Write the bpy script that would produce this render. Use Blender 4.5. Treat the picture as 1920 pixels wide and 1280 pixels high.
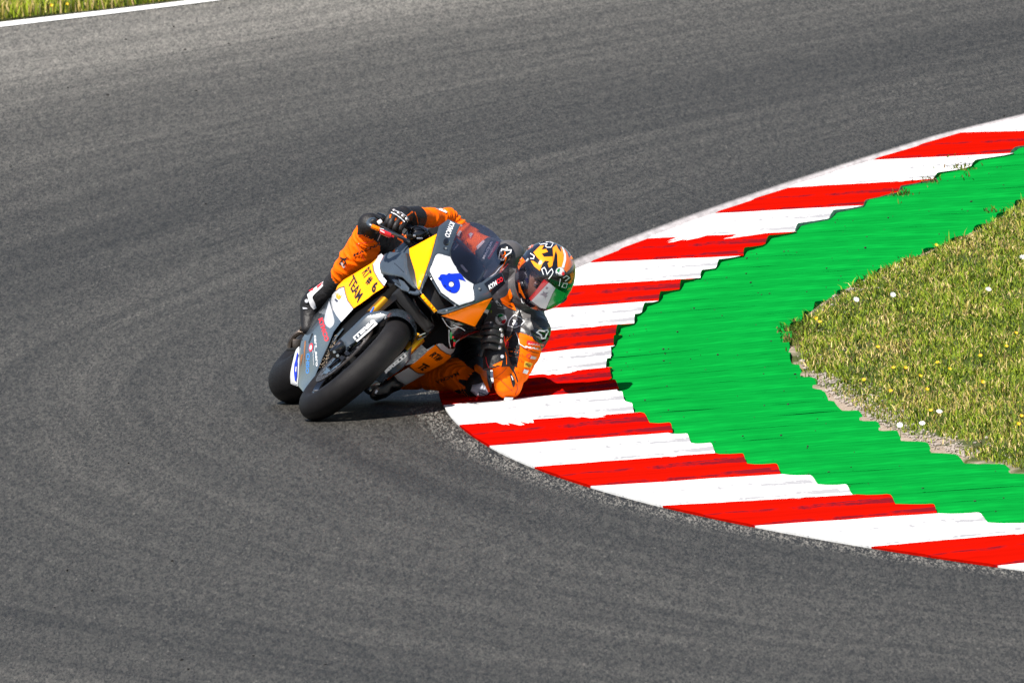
import bpy, bmesh, math, random
import numpy as np
from math import radians, sin, cos, pi, sqrt
from mathutils import Vector, Matrix, noise
from mathutils.bvhtree import BVHTree

for _o in list(bpy.data.objects):
    bpy.data.objects.remove(_o)
random.seed(7)
S = bpy.context.scene
COL = S.collection

# ------------------------------------------------------------------ camera
FPX, CAM_H, PITCH, ROLL = 66000.0, 9.466, radians(3.572), radians(4.3)
_D = CAM_H / sin(PITCH)
CAM = Vector((0, -_D * cos(PITCH), CAM_H))
FWD = (-CAM).normalized()
_x0 = Vector((1, 0, 0)); _y0 = _x0.cross(FWD)
CX = cos(ROLL) * _x0 - sin(ROLL) * _y0
CY = sin(ROLL) * _x0 + cos(ROLL) * _y0
cd = bpy.data.cameras.new('camera')
cd.sensor_width = 36.0
cd.lens = 36.0 * FPX / 1920.0
cd.clip_start = 1.0; cd.clip_end = 3000.0
cam = bpy.data.objects.new('camera', cd); COL.objects.link(cam)
cam.matrix_world = Matrix((( CX.x, CY.x, -FWD.x, CAM.x), (CX.y, CY.y, -FWD.y, CAM.y),
                           (CX.z, CY.z, -FWD.z, CAM.z), (0, 0, 0, 1)))
S.camera = cam
cd.dof.use_dof = True; cd.dof.focus_distance = 148.0; cd.dof.aperture_fstop = 32.0

# ------------------------------------------------------------------ sky, sun, exposure
SUN_EL, SUN_AZ = radians(59), radians(-141)      # azimuth measured from +Y towards +X
W = bpy.data.worlds.new('World'); S.world = W; W.use_nodes = True
nt = W.node_tree; nt.nodes.clear()
sky = nt.nodes.new('ShaderNodeTexSky'); sky.sky_type = 'NISHITA'; sky.sun_disc = False
sky.sun_elevation = SUN_EL; sky.sun_rotation = SUN_AZ
bg = nt.nodes.new('ShaderNodeBackground'); bg.inputs[1].default_value = 0.07
wo = nt.nodes.new('ShaderNodeOutputWorld')
nt.links.new(sky.outputs[0], bg.inputs[0]); nt.links.new(bg.outputs[0], wo.inputs[0])
sl = bpy.data.lights.new('sun', 'SUN'); sl.energy = 5.0; sl.angle = radians(0.53); sl.color = (1, 0.95, 0.87)
sun = bpy.data.objects.new('sun', sl); COL.objects.link(sun)
SUN_DIR = Vector((sin(SUN_AZ) * cos(SUN_EL), cos(SUN_AZ) * cos(SUN_EL), sin(SUN_EL)))
sun.rotation_euler = SUN_DIR.to_track_quat('Z', 'Y').to_euler()
S.view_settings.view_transform = 'Standard'; S.view_settings.look = 'None'
S.view_settings.gamma = 1.0; S.view_settings.use_curve_mapping = False
S.view_settings.exposure = 0.74

# ------------------------------------------------------------------ helpers: photo measurement -> place
def ray(px, py):
    return CX * ((px - 960.0) / FPX) + CY * ((640.0 - py) / FPX) + FWD
def G(px, py, z=0.0):
    d = ray(px, py); return CAM + d * ((z - CAM.z) / d.z)
DREF = (G(590, 788) - CAM).dot(FWD)
def P(px, py, dep=0.0):
    """point seen at that spot of the photograph, dep metres nearer than the front tyre's contact"""
    return CAM + ray(px, py) * (DREF - dep)
def topx(v):
    d = v - CAM; k = d.dot(FWD)
    return (960 + FPX * d.dot(CX) / k, 640 - FPX * d.dot(CY) / k, DREF - k)
def z12(ox, oy, *pts): return [(ox + x / 11.6375, oy + y / 11.6375) for x, y in pts]

# ------------------------------------------------------------------ materials
def mat(name, col, rough=0.5, metal=0.0, coat=0.0, spec=0.5, vary=0.0, vscale=20.0, bump=0.0, bscale=60.0, trans=0.0):
    m = bpy.data.materials.new(name); m.use_nodes = True
    t = m.node_tree; b = t.nodes['Principled BSDF']
    b.inputs['Base Color'].default_value = (*col, 1); b.inputs['Roughness'].default_value = rough
    b.inputs['Metallic'].default_value = metal; b.inputs['Coat Weight'].default_value = coat
    b.inputs['Coat Roughness'].default_value = 0.06
    b.inputs['Specular IOR Level'].default_value = spec
    b.inputs['Transmission Weight'].default_value = trans
    if vary or bump:
        tc = t.nodes.new('ShaderNodeTexCoord')
    if vary:
        n = t.nodes.new('ShaderNodeTexNoise'); n.inputs['Scale'].default_value = vscale; n.inputs['Detail'].default_value = 5
        t.links.new(tc.outputs['Object'], n.inputs['Vector'])
        mr = t.nodes.new('ShaderNodeMapRange'); mr.inputs[1].default_value = 0.3; mr.inputs[2].default_value = 0.7
        mr.inputs[3].default_value = 1 - vary; mr.inputs[4].default_value = 1 + vary
        t.links.new(n.outputs['Fac'], mr.inputs[0])
        mx = t.nodes.new('ShaderNodeVectorMath'); mx.operation = 'SCALE'; mx.inputs[0].default_value = col
        t.links.new(mr.outputs[0], mx.inputs['Scale']); t.links.new(mx.outputs[0], b.inputs['Base Color'])
    if bump:
        n2 = t.nodes.new('ShaderNodeTexNoise'); n2.inputs['Scale'].default_value = bscale; n2.inputs['Detail'].default_value = 4
        t.links.new(tc.outputs['Object'], n2.inputs['Vector'])
        bp = t.nodes.new('ShaderNodeBump'); bp.inputs['Strength'].default_value = bump; bp.inputs['Distance'].default_value = 0.01
        t.links.new(n2.outputs['Fac'], bp.inputs['Height']); t.links.new(bp.outputs[0], b.inputs['Normal'])
    return m

class NB:
    """tiny node-building helper"""
    def __init__(s, name, rough=0.8):
        s.m = bpy.data.materials.new(name); s.m.use_nodes = True
        s.t = s.m.node_tree; s.b = s.t.nodes['Principled BSDF']; s.b.inputs['Roughness'].default_value = rough
        s.b.inputs['Specular IOR Level'].default_value = 0.3
    def n(s, typ, **kw):
        o = s.t.nodes.new(typ)
        for k, v in kw.items(): setattr(o, k, v)
        return o
    def put(s, sock, v):
        if hasattr(v, 'is_output') or hasattr(v, 'links'): s.t.links.new(v, sock)
        else: sock.default_value = v
    def math(s, op, a, b=0.0, c=None, clamp=False):
        o = s.n('ShaderNodeMath', operation=op); o.use_clamp = clamp
        s.put(o.inputs[0], a); s.put(o.inputs[1], b)
        if c is not None: s.put(o.inputs[2], c)
        return o.outputs[0]
    def uv(s):
        o = s.n('ShaderNodeUVMap'); o.uv_map = 'uv'; return o.outputs[0]
    def sep(s, v):
        o = s.n('ShaderNodeSeparateXYZ'); s.put(o.inputs[0], v); return o.outputs
    def comb(s, x, y, z=0.0):
        o = s.n('ShaderNodeCombineXYZ'); s.put(o.inputs[0], x); s.put(o.inputs[1], y); s.put(o.inputs[2], z); return o.outputs[0]
    def noise(s, vec, scale=1.0, detail=3.0, rough=0.5):
        o = s.n('ShaderNodeTexNoise'); s.put(o.inputs['Vector'], vec)
        o.inputs['Scale'].default_value = scale; o.inputs['Detail'].default_value = detail; o.inputs['Roughness'].default_value = rough
        return o.outputs['Fac']
    def rng(s, v, a, b, c=0.0, d=1.0):
        o = s.n('ShaderNodeMapRange'); s.put(o.inputs[0], v)
        for i, q in enumerate((a, b, c, d)): o.inputs[i + 1].default_value = q
        return o.outputs[0]
    def mix(s, f, a, b):
        o = s.n('ShaderNodeMix', data_type='RGBA'); s.put(o.inputs[0], f)
        s.put(o.inputs[6], a if hasattr(a, 'links') else (*a, 1)); s.put(o.inputs[7], b if hasattr(b, 'links') else (*b, 1))
        return o.outputs[2]
    def scale(s, col, f):
        o = s.n('ShaderNodeVectorMath', operation='SCALE')
        if hasattr(col, 'links'): s.t.links.new(col, o.inputs[0])
        else: o.inputs[0].default_value = col
        s.put(o.inputs['Scale'], f); return o.outputs[0]
    def base(s, v): s.t.links.new(v, s.b.inputs['Base Color'])
    def bump(s, h, strength=0.3, dist=0.01):
        o = s.n('ShaderNodeBump'); o.inputs['Strength'].default_value = strength; o.inputs['Distance'].default_value = dist
        s.put(o.inputs['Height'], h); s.t.links.new(o.outputs[0], s.b.inputs['Normal'])

# ------------------------------------------------------------------ objects
def put(name, me, mats, parent=None, smooth=False, **props):
    o = bpy.data.objects.new(name, me); COL.objects.link(o)
    for m in (mats if isinstance(mats, (list, tuple)) else [mats]): me.materials.append(m)
    if parent is not None: o.parent = parent
    if smooth:
        me.shade_smooth()
    for k, v in props.items(): o[k] = v
    return o
def mesh(name, verts, faces, uvs=None, fmat=None):
    me = bpy.data.meshes.new(name); me.from_pydata([tuple(v) for v in verts], [], faces); me.update()
    if uvs is not None:
        l = me.uv_layers.new(name='uv'); idx = np.empty(len(me.loops), dtype=np.int32); me.loops.foreach_get('vertex_index', idx)
        l.data.foreach_set('uv', np.asarray(uvs, dtype=np.float32)[idx].ravel())
    if fmat is not None: me.polygons.foreach_set('material_index', fmat)
    return me
def grid(name, rows, uvs=None):
    n, m = len(rows), len(rows[0])
    v = [p for r in rows for p in r]
    f = [(i * m + j, i * m + j + 1, (i + 1) * m + j + 1, (i + 1) * m + j) for i in range(n - 1) for j in range(m - 1)]
    return mesh(name, v, f, None if uvs is None else [u for r in uvs for u in r])
def empty(name, loc, label=None, cat=None, group=None, kind=None):
    o = bpy.data.objects.new(name, None); COL.objects.link(o); o.location = loc; o.empty_display_size = 0.1
    for k, v in (('label', label), ('category', cat), ('group', group), ('kind', kind)):
        if v: o[k] = v
    bpy.context.view_layer.update()
    return o
def adopt(o, parent):
    """parent while keeping the world-space mesh where it is (meshes are made in world coordinates)"""
    o.parent = parent; o.matrix_parent_inverse = Matrix.Translation(-parent.matrix_world.translation) if parent.parent is None and parent.type == 'EMPTY' else Matrix()
    return o

# ================================================================== THE CORNER
C0 = Vector((46.55, -2.5))                     # centre of the bend
A_PX = {0: (1800, 250), 1: (1650, 303), 2: (1475, 357), 3: (1345, 402), 4: (1205, 452), 5: (1105, 495), 10: (815, 728), 11: (831, 762),
        12: (870, 797), 13: (920, 838), 14: (1010, 880), 15: (1105, 912), 16: (1245, 952), 17: (1390, 987), 18: (1640, 1030), 19: (1880, 1063)}
B_PX = {1: (1900, 293), 2: (1750, 338), 3: (1620, 395), 4: (1495, 436), 5: (1400, 490), 6: (1304, 523), 7: (1232, 572), 8: (1172, 612),
        9: (1140, 655), 10: (1140, 694), 11: (1150, 733), 12: (1215, 783), 13: (1265, 812), 14: (1350, 856), 15: (1458, 893), 16: (1592, 938), 17: (1750, 966), 18: (1960, 1003)}
G_PX = [(1920, 385), (1880, 397), (1740, 482), (1655, 518), (1560, 563), (1500, 603), (1482, 640), (1500, 690), (1520, 720), (1560, 760),
        (1650, 815), (1697, 833), (1757, 853), (1818, 870), (1881, 889)]
def polar(p): return math.atan2(p[1] - C0.y, -(p[0] - C0.x)), math.hypot(p[0] - C0.x, p[1] - C0.y)
def unpolar(a, r, z=0.0): return Vector((C0.x - r * cos(a), C0.y + r * sin(a), z))
def curve_fit(pts, deg):
    q = sorted(polar(p) for p in pts); a = np.array([x for x, _ in q]); r = np.array([y for _, y in q])
    c = np.polyfit(a, r, deg); lo, hi = a[0], a[-1]
    def f(t):
        t2 = min(max(t, lo), hi)
        return float(np.polyval(c, t2))
    return f
rA = curve_fit([G(*p) for p in A_PX.values()], 4)
rB = curve_fit([G(*p) for p in B_PX.values()], 4)
rG = curve_fit([G(*p) for p in G_PX], 5)
def angs(PX):
    ks = sorted(PX); a = [polar(G(*PX[k]))[0] for k in ks]
    step = (a[-1] - a[0]) / (ks[-1] - ks[0])
    def f(k):
        if k <= ks[0]: return a[0] + step * (k - ks[0])
        if k >= ks[-1]: return a[-1] + step * (k - ks[-1])
        return float(np.interp(k, ks, a))
    return f
_aA0, _aB0 = angs(A_PX), angs(B_PX)
def smooth_ang(f): return lambda k: 0.25 * f(k - 1) + 0.5 * f(k) + 0.25 * f(k + 1)
aA, aB = smooth_ang(_aA0), smooth_ang(_aB0)
# along the bend: angle a (grows away from the camera)

# ---- asphalt: one sheet, uv = (metres from the kerb, metres along the bend)
def asphalt_material():
    k = NB('asphalt', 0.62); uv = k.uv(); d, s, _ = k.sep(uv); wx, wy, _ = k.sep(k.n('ShaderNodeTexCoord').outputs['Object'])
    # grain: worn along the driving direction
    def cells(fd, fs, off=0.0):
        o = k.n('ShaderNodeTexVoronoi'); k.put(o.inputs['Vector'], k.comb(k.math('MULTIPLY', wx, fd), k.math('MULTIPLY', wy, fs), off)); o.inputs['Scale'].default_value = 1.0
        return k.sep(o.outputs['Color'])[0]
    v1, v2 = cells(205, 15.0), cells(105, 8.0, 4.0)
    g2 = k.noise(k.comb(k.math('MULTIPLY', wx, 26), k.math('MULTIPLY', wy, 2.0)), 1, 3, 0.65)
    g1 = k.math('ADD', k.math('MULTIPLY', v1, 0.55), k.math('MULTIPLY', v2, 0.45))
    sp = cells(140, 11.0, 9.0)
    speck = k.rng(sp, 0.985, 0.995)
    # long tyre streaks bending with the corner, broad lanes
    warp = k.noise(k.comb(k.math('MULTIPLY', d, 0.25), k.math('MULTIPLY', s, 0.05)), 1, 2)
    dw = k.math('ADD', d, k.math('MULTIPLY', warp, 1.2))
    st1 = k.noise(k.comb(k.math('MULTIPLY', dw, 9), k.math('MULTIPLY', s, 0.10)), 1, 4, 0.65)
    st2 = k.noise(k.comb(k.math('MULTIPLY', dw, 2.2), k.math('MULTIPLY', s, 0.05), 7), 1, 3, 0.6)
    blot = k.noise(k.comb(k.math('MULTIPLY', d, 3.0), k.math('MULTIPLY', s, 0.3), 2), 1, 4, 0.6)
    lane = k.n('ShaderNodeValToRGB'); k.put(lane.inputs[0], k.math('MULTIPLY', d, 1 / 9.0))
    e = lane.color_ramp.elements; e[0].position = 0; e[0].color = (0.78, 0.78, 0.78, 1); e[1].position = 1.0; e[1].color = (2.8, 2.75, 2.6, 1)
    for p, v in ((0.012, .78), (0.06, 0.80), (0.12, 0.98), (0.20, 1.02), (0.28, 0.88), (0.38, 0.84), (0.48, 1.05), (0.60, 1.35), (0.70, 1.3), (0.80, 1.6)):
        x = e.new(p); x.color = (v, v, v, 1)
    edge = k.rng(d, 0.17, 0.05)                         # broken, gravelly rim along the kerb, its sparkle painted as bright grains
    f = k.math('MULTIPLY', lane.outputs[0], k.rng(g1, 0.15, 0.85, 0.50, 1.50))
    f = k.math('MULTIPLY', f, k.rng(g2, 0.3, 0.7, 0.86, 1.14))
    f = k.math('MULTIPLY', f, k.rng(st1, 0.3, 0.7, 0.80, 1.16))
    f = k.math('MULTIPLY', f, k.rng(st2, 0.3, 0.7, 0.88, 1.12))
    sk = k.noise(k.comb(k.math('MULTIPLY', dw, 4.2), k.math('MULTIPLY', s, 0.028), 31), 1, 5, 0.7)
    skid = k.math('MULTIPLY', k.rng(sk, 0.49, 0.58), k.rng(blot, 0.35, 0.6))
    f = k.math('MULTIPLY', f, k.math('SUBTRACT', 1.0, k.math('MULTIPLY', skid, 0.24)))
    f = k.math('MULTIPLY', f, k.rng(blot, 0.3, 0.7, 0.92, 1.08))
    f = k.math('ADD', f, k.math('MULTIPLY', speck, 0.7))
    rim = k.math('MULTIPLY', edge, k.rng(g1, 0.45, 0.9, 0.0, 3.6))
    f = k.math('ADD', f, rim)
    f = k.math('MULTIPLY', f, k.math('MAXIMUM', k.rng(d, 0.0, 0.045, 0.45, 1.0), k.rng(s, 2.0, 6.0)))
    strip = k.math('MULTIPLY', k.rng(d, 0.15, 0.10), k.rng(s, 4.0, 9.0))          # pale concrete haunch beyond the apex
    tint = k.mix(k.rng(k.noise(k.comb(k.math('MULTIPLY', d, 90), k.math('MULTIPLY', s, 8), 9), 1, 1), 0.3, 0.7), (0.0490, 0.0440, 0.0395), (0.0455, 0.0440, 0.0380))
    k.base(k.mix(strip, k.scale(tint, f), k.scale((0.40, 0.37, 0.37), k.rng(g2, 0.3, 0.7, 0.7, 1.2))))
    h = k.math('ADD', k.math('MULTIPLY', g1, 0.7), k.math('MULTIPLY', g2, 0.6))
    k.bump(h, 0.2, 0.004); k.b.inputs['Specular IOR Level'].default_value = 0.12
    return k.m
ds = [-0.9, -0.3, 0, 0.02, 0.05, 0.1, 0.2, 0.4, 0.8, 1.5, 2.5, 4, 6, 9, 13, 18, 26]
aa = np.linspace(-0.75, 1.0, 241)
rows, uvs = [], []
for a in aa:
    rows.append([unpolar(a, rA(a) + d) for d in ds]); uvs.append([(d, a * 47.0) for d in ds])
asphalt = put('asphalt_track', grid('asphalt_track', rows, uvs), asphalt_material(), kind='structure')

# ---- land far around
def land_material():
    k = NB('meadow_soil', 0.95); tc = k.n('ShaderNodeTexCoord').outputs['Object']
    a = k.noise(tc, 0.35, 5); b = k.noise(tc, 9.0, 5, 0.7)
    c = k.mix(k.rng(a, 0.35, 0.65), (0.075, 0.10, 0.022), (0.15, 0.13, 0.05))
    c = k.mix(k.rng(b, 0.45, 0.7), c, (0.06, 0.085, 0.018)); k.base(c); k.bump(b, 0.5, 0.05); return k.m
M_LAND = land_material()
me = mesh('ground', [(-1500, -1500, -0.06), (1500, -1500, -0.06), (1500, 1500, -0.06), (-1500, 1500, -0.06)], [(0, 1, 2, 3)])
put('ground', me, M_LAND, kind='structure')

# ---- kerb paint
def paint_material(name, col, under, rough, drip=None, streak=0.5, band=0.0, var=1.0, heavy=False):
    k = NB(name, rough); uv = k.uv(); x, u, _ = k.sep(uv)        # x metres across, u metres along
    n1 = k.noise(k.comb(k.math('MULTIPLY', x, 4), k.math('MULTIPLY', u, 30)), 1, 4, 0.65)
    n2 = k.noise(k.comb(k.math('MULTIPLY', x, 30), k.math('MULTIPLY', u, 12)), 1, 5, 0.7)
    n3 = k.noise(k.comb(k.math('MULTIPLY', x, 2.2), k.math('MULTIPLY', u, 5), 4), 1, 3, 0.6)
    f = k.math('MULTIPLY', k.rng(n1, 0.3, 0.7, 1 - 0.12 * var, 1 + 0.08 * var), k.rng(n3, 0.3, 0.7, 1 - 0.10 * var, 1 + 0.08 * var))
    c = k.scale(col, f)
    # scuffs: dark rubber lines lying across the kerb
    ln = k.noise(k.comb(k.math('MULTIPLY', x, 1.6), k.math('MULTIPLY', u, 16), 11), 1, 5, 0.75)
    c = k.mix(k.math('MULTIPLY', k.rng(ln, 0.61, 0.71), 0.6 * streak), c, under)
    um = k.math('MODULO', k.math('ADD', u, k.rng(n1, 0.3, 0.7, 0.035, 0.075)), 0.75)                             # broken darker line along the foot of each ridge
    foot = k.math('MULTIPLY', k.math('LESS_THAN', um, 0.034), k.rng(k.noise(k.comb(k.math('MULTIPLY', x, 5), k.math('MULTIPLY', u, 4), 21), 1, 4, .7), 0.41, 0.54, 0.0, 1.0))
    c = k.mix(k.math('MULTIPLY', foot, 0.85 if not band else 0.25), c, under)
    chip = k.math('MULTIPLY', k.rng(n2, 0.72, 0.78), 0.6 * streak)
    c = k.mix(chip, c, (0.30, 0.27, 0.24))
    if drip:
        dn = k.noise(k.comb(k.math('MULTIPLY', x, 22), k.math('MULTIPLY', u, 2.5), 5), 1, 3, 0.6)
        lim = k.math('MULTIPLY', k.rng(dn, 0.40, 0.75, -0.01, 0.30), k.rng(n3, 0.52, 0.60, 0.08, 1.0))
        if heavy:
            dn2 = k.noise(k.comb(k.math('MULTIPLY', x, 34), k.math('MULTIPLY', u, 0.8), 15), 1, 1, 0.5)
            w = k.rng(k.noise(k.comb(k.math('MULTIPLY', x, 3.2), 0.0, 8), 1, 1), 0.50, 0.56)
            lim = k.math('MAXIMUM', lim, k.math('MULTIPLY', w, k.rng(dn2, 0.40, 0.62, 0.16, 0.62)))
        c = k.mix(k.math('LESS_THAN', u, lim), c, drip)
    k.b.inputs['Specular IOR Level'].default_value = 0.0
    k.base(c); k.bump(n2, 0.15, 0.004); return k.m
M_RED = paint_material('red_kerb_paint', (0.40, 0.0042, 0.0012), (0.10, 0.006, 0.012), 0.42, drip=(0.78, 0.77, 0.75), streak=0.7)
M_RED2 = paint_material('red_kerb_paint', (0.40, 0.0030, 0.0012), (0.10, 0.006, 0.012), 0.42, drip=(0.70, 0.68, 0.66), streak=0.9, heavy=True)
M_WHITE = paint_material('white_kerb_paint', (0.70, 0.70, 0.69), (0.20, 0.20, 0.22), 0.6, streak=0.9)
M_GREEN = paint_material('green_kerb_paint', (0.002, 0.220, 0.028), (0.001, 0.15, 0.022), 0.5, streak=0.5, band=1, var=2.6)
M_GREEND = paint_material('green_end_paint', (0.001, 0.20, 0.032), (0.004, 0.08, 0.025), 0.5, streak=0.6)
M_CONC = mat('bare_concrete', (0.36, 0.34, 0.33), 0.9, vary=0.35, vscale=30)

PROF_SOFT = [(0, 0), (0.25, 0.30), (0.5, 0.68), (0.68, 0.94), (0.76, 1.0), (0.82, 0.92), (0.89, 0.50), (0.95, 0.12), (1.0, 0.0)]
PROF = [(0, 0), (0.25, 0.22), (0.5, 0.52), (0.7, 0.80), (0.80, 0.96), (0.85, 1.0), (0.89, 0.94), (0.93, 0.62), (0.965, 0.22), (0.985, 0.05), (1.0, 0.0)]
def tooth_block(name, k0, n, innerA, outerA, innerR, outerR, hin, hout, zin, zout, mats, parent, cols=9, capmat=1, wob=0.0, prof=None):
    """n ridges from boundary index k0 on; rows run along the bend, columns across it"""
    rows, uvs = [], []
    for i in range(n):
        for j, (u, h) in enumerate(prof or PROF):
            if i and j == 0: continue
            k = k0 + (i + u) * 0.5
            ai, ao = innerA(k), outerA(k)
            pi_, po = unpolar(ai, innerR(ai)), unpolar(ao, outerR(ao))
            rw, uw = [], []
            jit = noise.noise(Vector((k0 * 3.7 + i * 1.9, u * 1.2, hout * 90))); hs = 1 + 0.22 * noise.noise(Vector((k0 * 2.3 + i * 5.1, 3.3, hout * 50)))
            po = po + (po - pi_).normalized() * (0.034 * jit + 0.014 * noise.noise(Vector((k * 9, 1, 2))))
            for c in range(cols):
                t = c / (cols - 1)
                p = pi_.lerp(po, t)
                wig = wob * noise.noise(Vector((p.x * 6, p.y * 3, k0))) if 0 < c < cols - 1 else 0
                p.z = zin + (zout - zin) * t + hs * h * (hin + (hout - hin) * t ** 0.8) + wig
                rw.append(p); uw.append((t * (po - pi_).length, (i + u) * 0.75))
            rows.append(rw); uvs.append(uw)
    v = [p for r in rows for p in r]; w = [q for r in uvs for q in r]; m = cols; N = len(rows)
    f = [(i * m + j, (i + 1) * m + j, (i + 1) * m + j + 1, i * m + j + 1) for i in range(N - 1) for j in range(m - 1)]
    fm = [0] * len(f)
    for col, flip in ((0, True), (m - 1, False)):          # end walls down to the bed
        base = len(v)
        for i in range(N):
            q = rows[i][col].copy(); q.z = -0.05; v.append(q); w.append(uvs[i][col])
        for i in range(N - 1):
            q = (i * m + col, base + i, base + i + 1, (i + 1) * m + col)
            f.append(q[::-1] if flip else q); fm.append(capmat if not flip else 0)
    me = mesh(name, v, f, w, fm)
    o = put(name, me, mats, parent, smooth=True); me.set_sharp_from_angle(angle=radians(48))
    return o
kerb = empty('kerb', (0, 0, 0), 'red and white serrated kerb along the inside of the bend', 'kerb', kind='structure')
for k in range(-4, 26):
    red = (k % 2 == 0)
    cap = M_CONC if k < 5 and k % 3 != 1 else M_GREEND
    tooth_block('kerb_block', k, 2, aA, aB, rA, rB, 0.004, 0.020 if k < 3 else 0.027 if k < 6 else 0.034, 0.008, 0.014, [(M_RED2 if k in (4, 10, 12) else M_RED) if red else M_WHITE, cap], kerb, wob=0.003)
green = empty('green_kerb', (0, 0, 0), 'green painted ridged run-off strip behind the red and white kerb', 'kerb', kind='structure')
def aGx(k): return aB(k) + (aB(k) - aA(k)) * 0.8 * (1 if -3 < k < 22 else 0)
for i in range(-8, 52):
    k = i * 0.5
    tooth_block('green_ridge', k, 1, aB, aGx, lambda a: rB(a) + .05, rG, 0.018, 0.028, 0.006, 0.010, [M_GREEN, M_GREEND], green, wob=0.004, prof=PROF_SOFT)

# ---- white edge line, far side of the track
lw = [(-400, 96, 9), (-200, 73.5, 9), (0, 50.5, 8.5), (100, 38.6, 8), (200, 27, 7.6), (300, 14.6, 7.2), (400, 2, 6.8), (520, -14, 6.4), (700, -38, 6)]
v = []; uvw = []
for x, y, w in lw:
    v += [G(x, y, 0.004), G(x, y - w, 0.004)]; uvw += [(0, x * .01), (.1, x * .01)]
me = mesh('white_line', v, [(2 * i, 2 * i + 2, 2 * i + 3, 2 * i + 1) for i in range(len(lw) - 1)], uvw)
put('white_line', me, mat('road_white', (0.82, 0.82, 0.80), 0.7, vary=0.06, vscale=3), kind='structure')

# ---- soil under the turf, both sides
def soil_material():
    k = NB('dry_soil_gap_shade', 0.95); tc = k.n('ShaderNodeTexCoord').outputs['Object']; t, ay, _ = k.sep(k.uv())
    a = k.noise(tc, 2.2, 4); b = k.noise(tc, 45.0, 4, 0.7)
    c = k.mix(k.rng(a, 0.35, 0.65), (0.22, 0.165, 0.115), (0.32, 0.25, 0.19))
    c = k.mix(k.rng(b, 0.4, 0.7), c, (0.40, 0.33, 0.27))
    g = k.mix(k.rng(b, 0.35, 0.7), (0.035, 0.052, 0.008), (0.075, 0.085, 0.018))  # dark green under the blades: shade of the turf gaps put into the colour
    edge = k.math('ADD', k.math('ADD', t, k.rng(a, 0.3, 0.7, -0.12, 0.12)), k.math('MULTIPLY', k.math('SUBTRACT', 1.0, k.math('MULTIPLY', k.rng(ay, -0.03, -0.045), k.rng(ay, -0.19, -0.15))), 0.10))
    k.base(k.mix(k.rng(edge, 0.05, 0.15), c, g)); k.bump(b, 0.8, 0.02); return k.m
M_SOIL = soil_material()
def mound(x, y):
    return 0.03 * noise.noise(Vector((x * 1.3, y * 0.35, 0))) + 0.012 * noise.noise(Vector((x * 5, y * 1.5, 3)))
rows, uvs = [], []
for i in range(160):
    a = -0.42 + 0.80 * i / 159; r = rG(a); rw = []
    for t in [-0.03, 0, 0.04, 0.1, 0.2, 0.35, 0.55, 0.8, 1.2, 2.0, 4.0, 8.0]:
        p = unpolar(a, r - t); p.z = (-0.02 if t < 0 else 0.018) + 0.030 * min(t / 0.35, 1) + (mound(p.x, p.y) * min(t / 0.2, 1) if t > 0 else 0)
        rw.append(p)
    rows.append(rw); uvs.append([(t, a) for t in [-0.03, 0, 0.04, 0.1, 0.2, 0.35, 0.55, 0.8, 1.2, 2.0, 4.0, 8.0]])
put('infield_soil', grid('infield_soil', rows, uvs), M_SOIL, smooth=True, kind='structure')
def far_z(p): return 0.02 + 0.05 * noise.noise(Vector((p[0] * .8, p[1] * .8, 5)))
rows, uvs = [], []
for x in range(-700, 1300, 40):
    yl = float(np.interp(x, [l[0] for l in lw] + [1300], [l[1] - l[2] for l in lw] + [-118])) - 1
    b = G(x, yl); rw = [Vector((b.x, b.y, -0.01))]
    for t in (0.15, 0.5, 1.0, 2, 4, 8, 14):
        q = b + Vector((-0.6, 0.8, 0)) * t; q.z = far_z(q) + 0.03 * t; rw.append(q)
    rows.append(rw); uvs.append([(0.14 + .2 * q, x * .01) for q in range(len(rw))])
put('far_verge_soil', grid('far_verge_soil', rows, uvs), M_SOIL, smooth=True, kind='structure')

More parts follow.
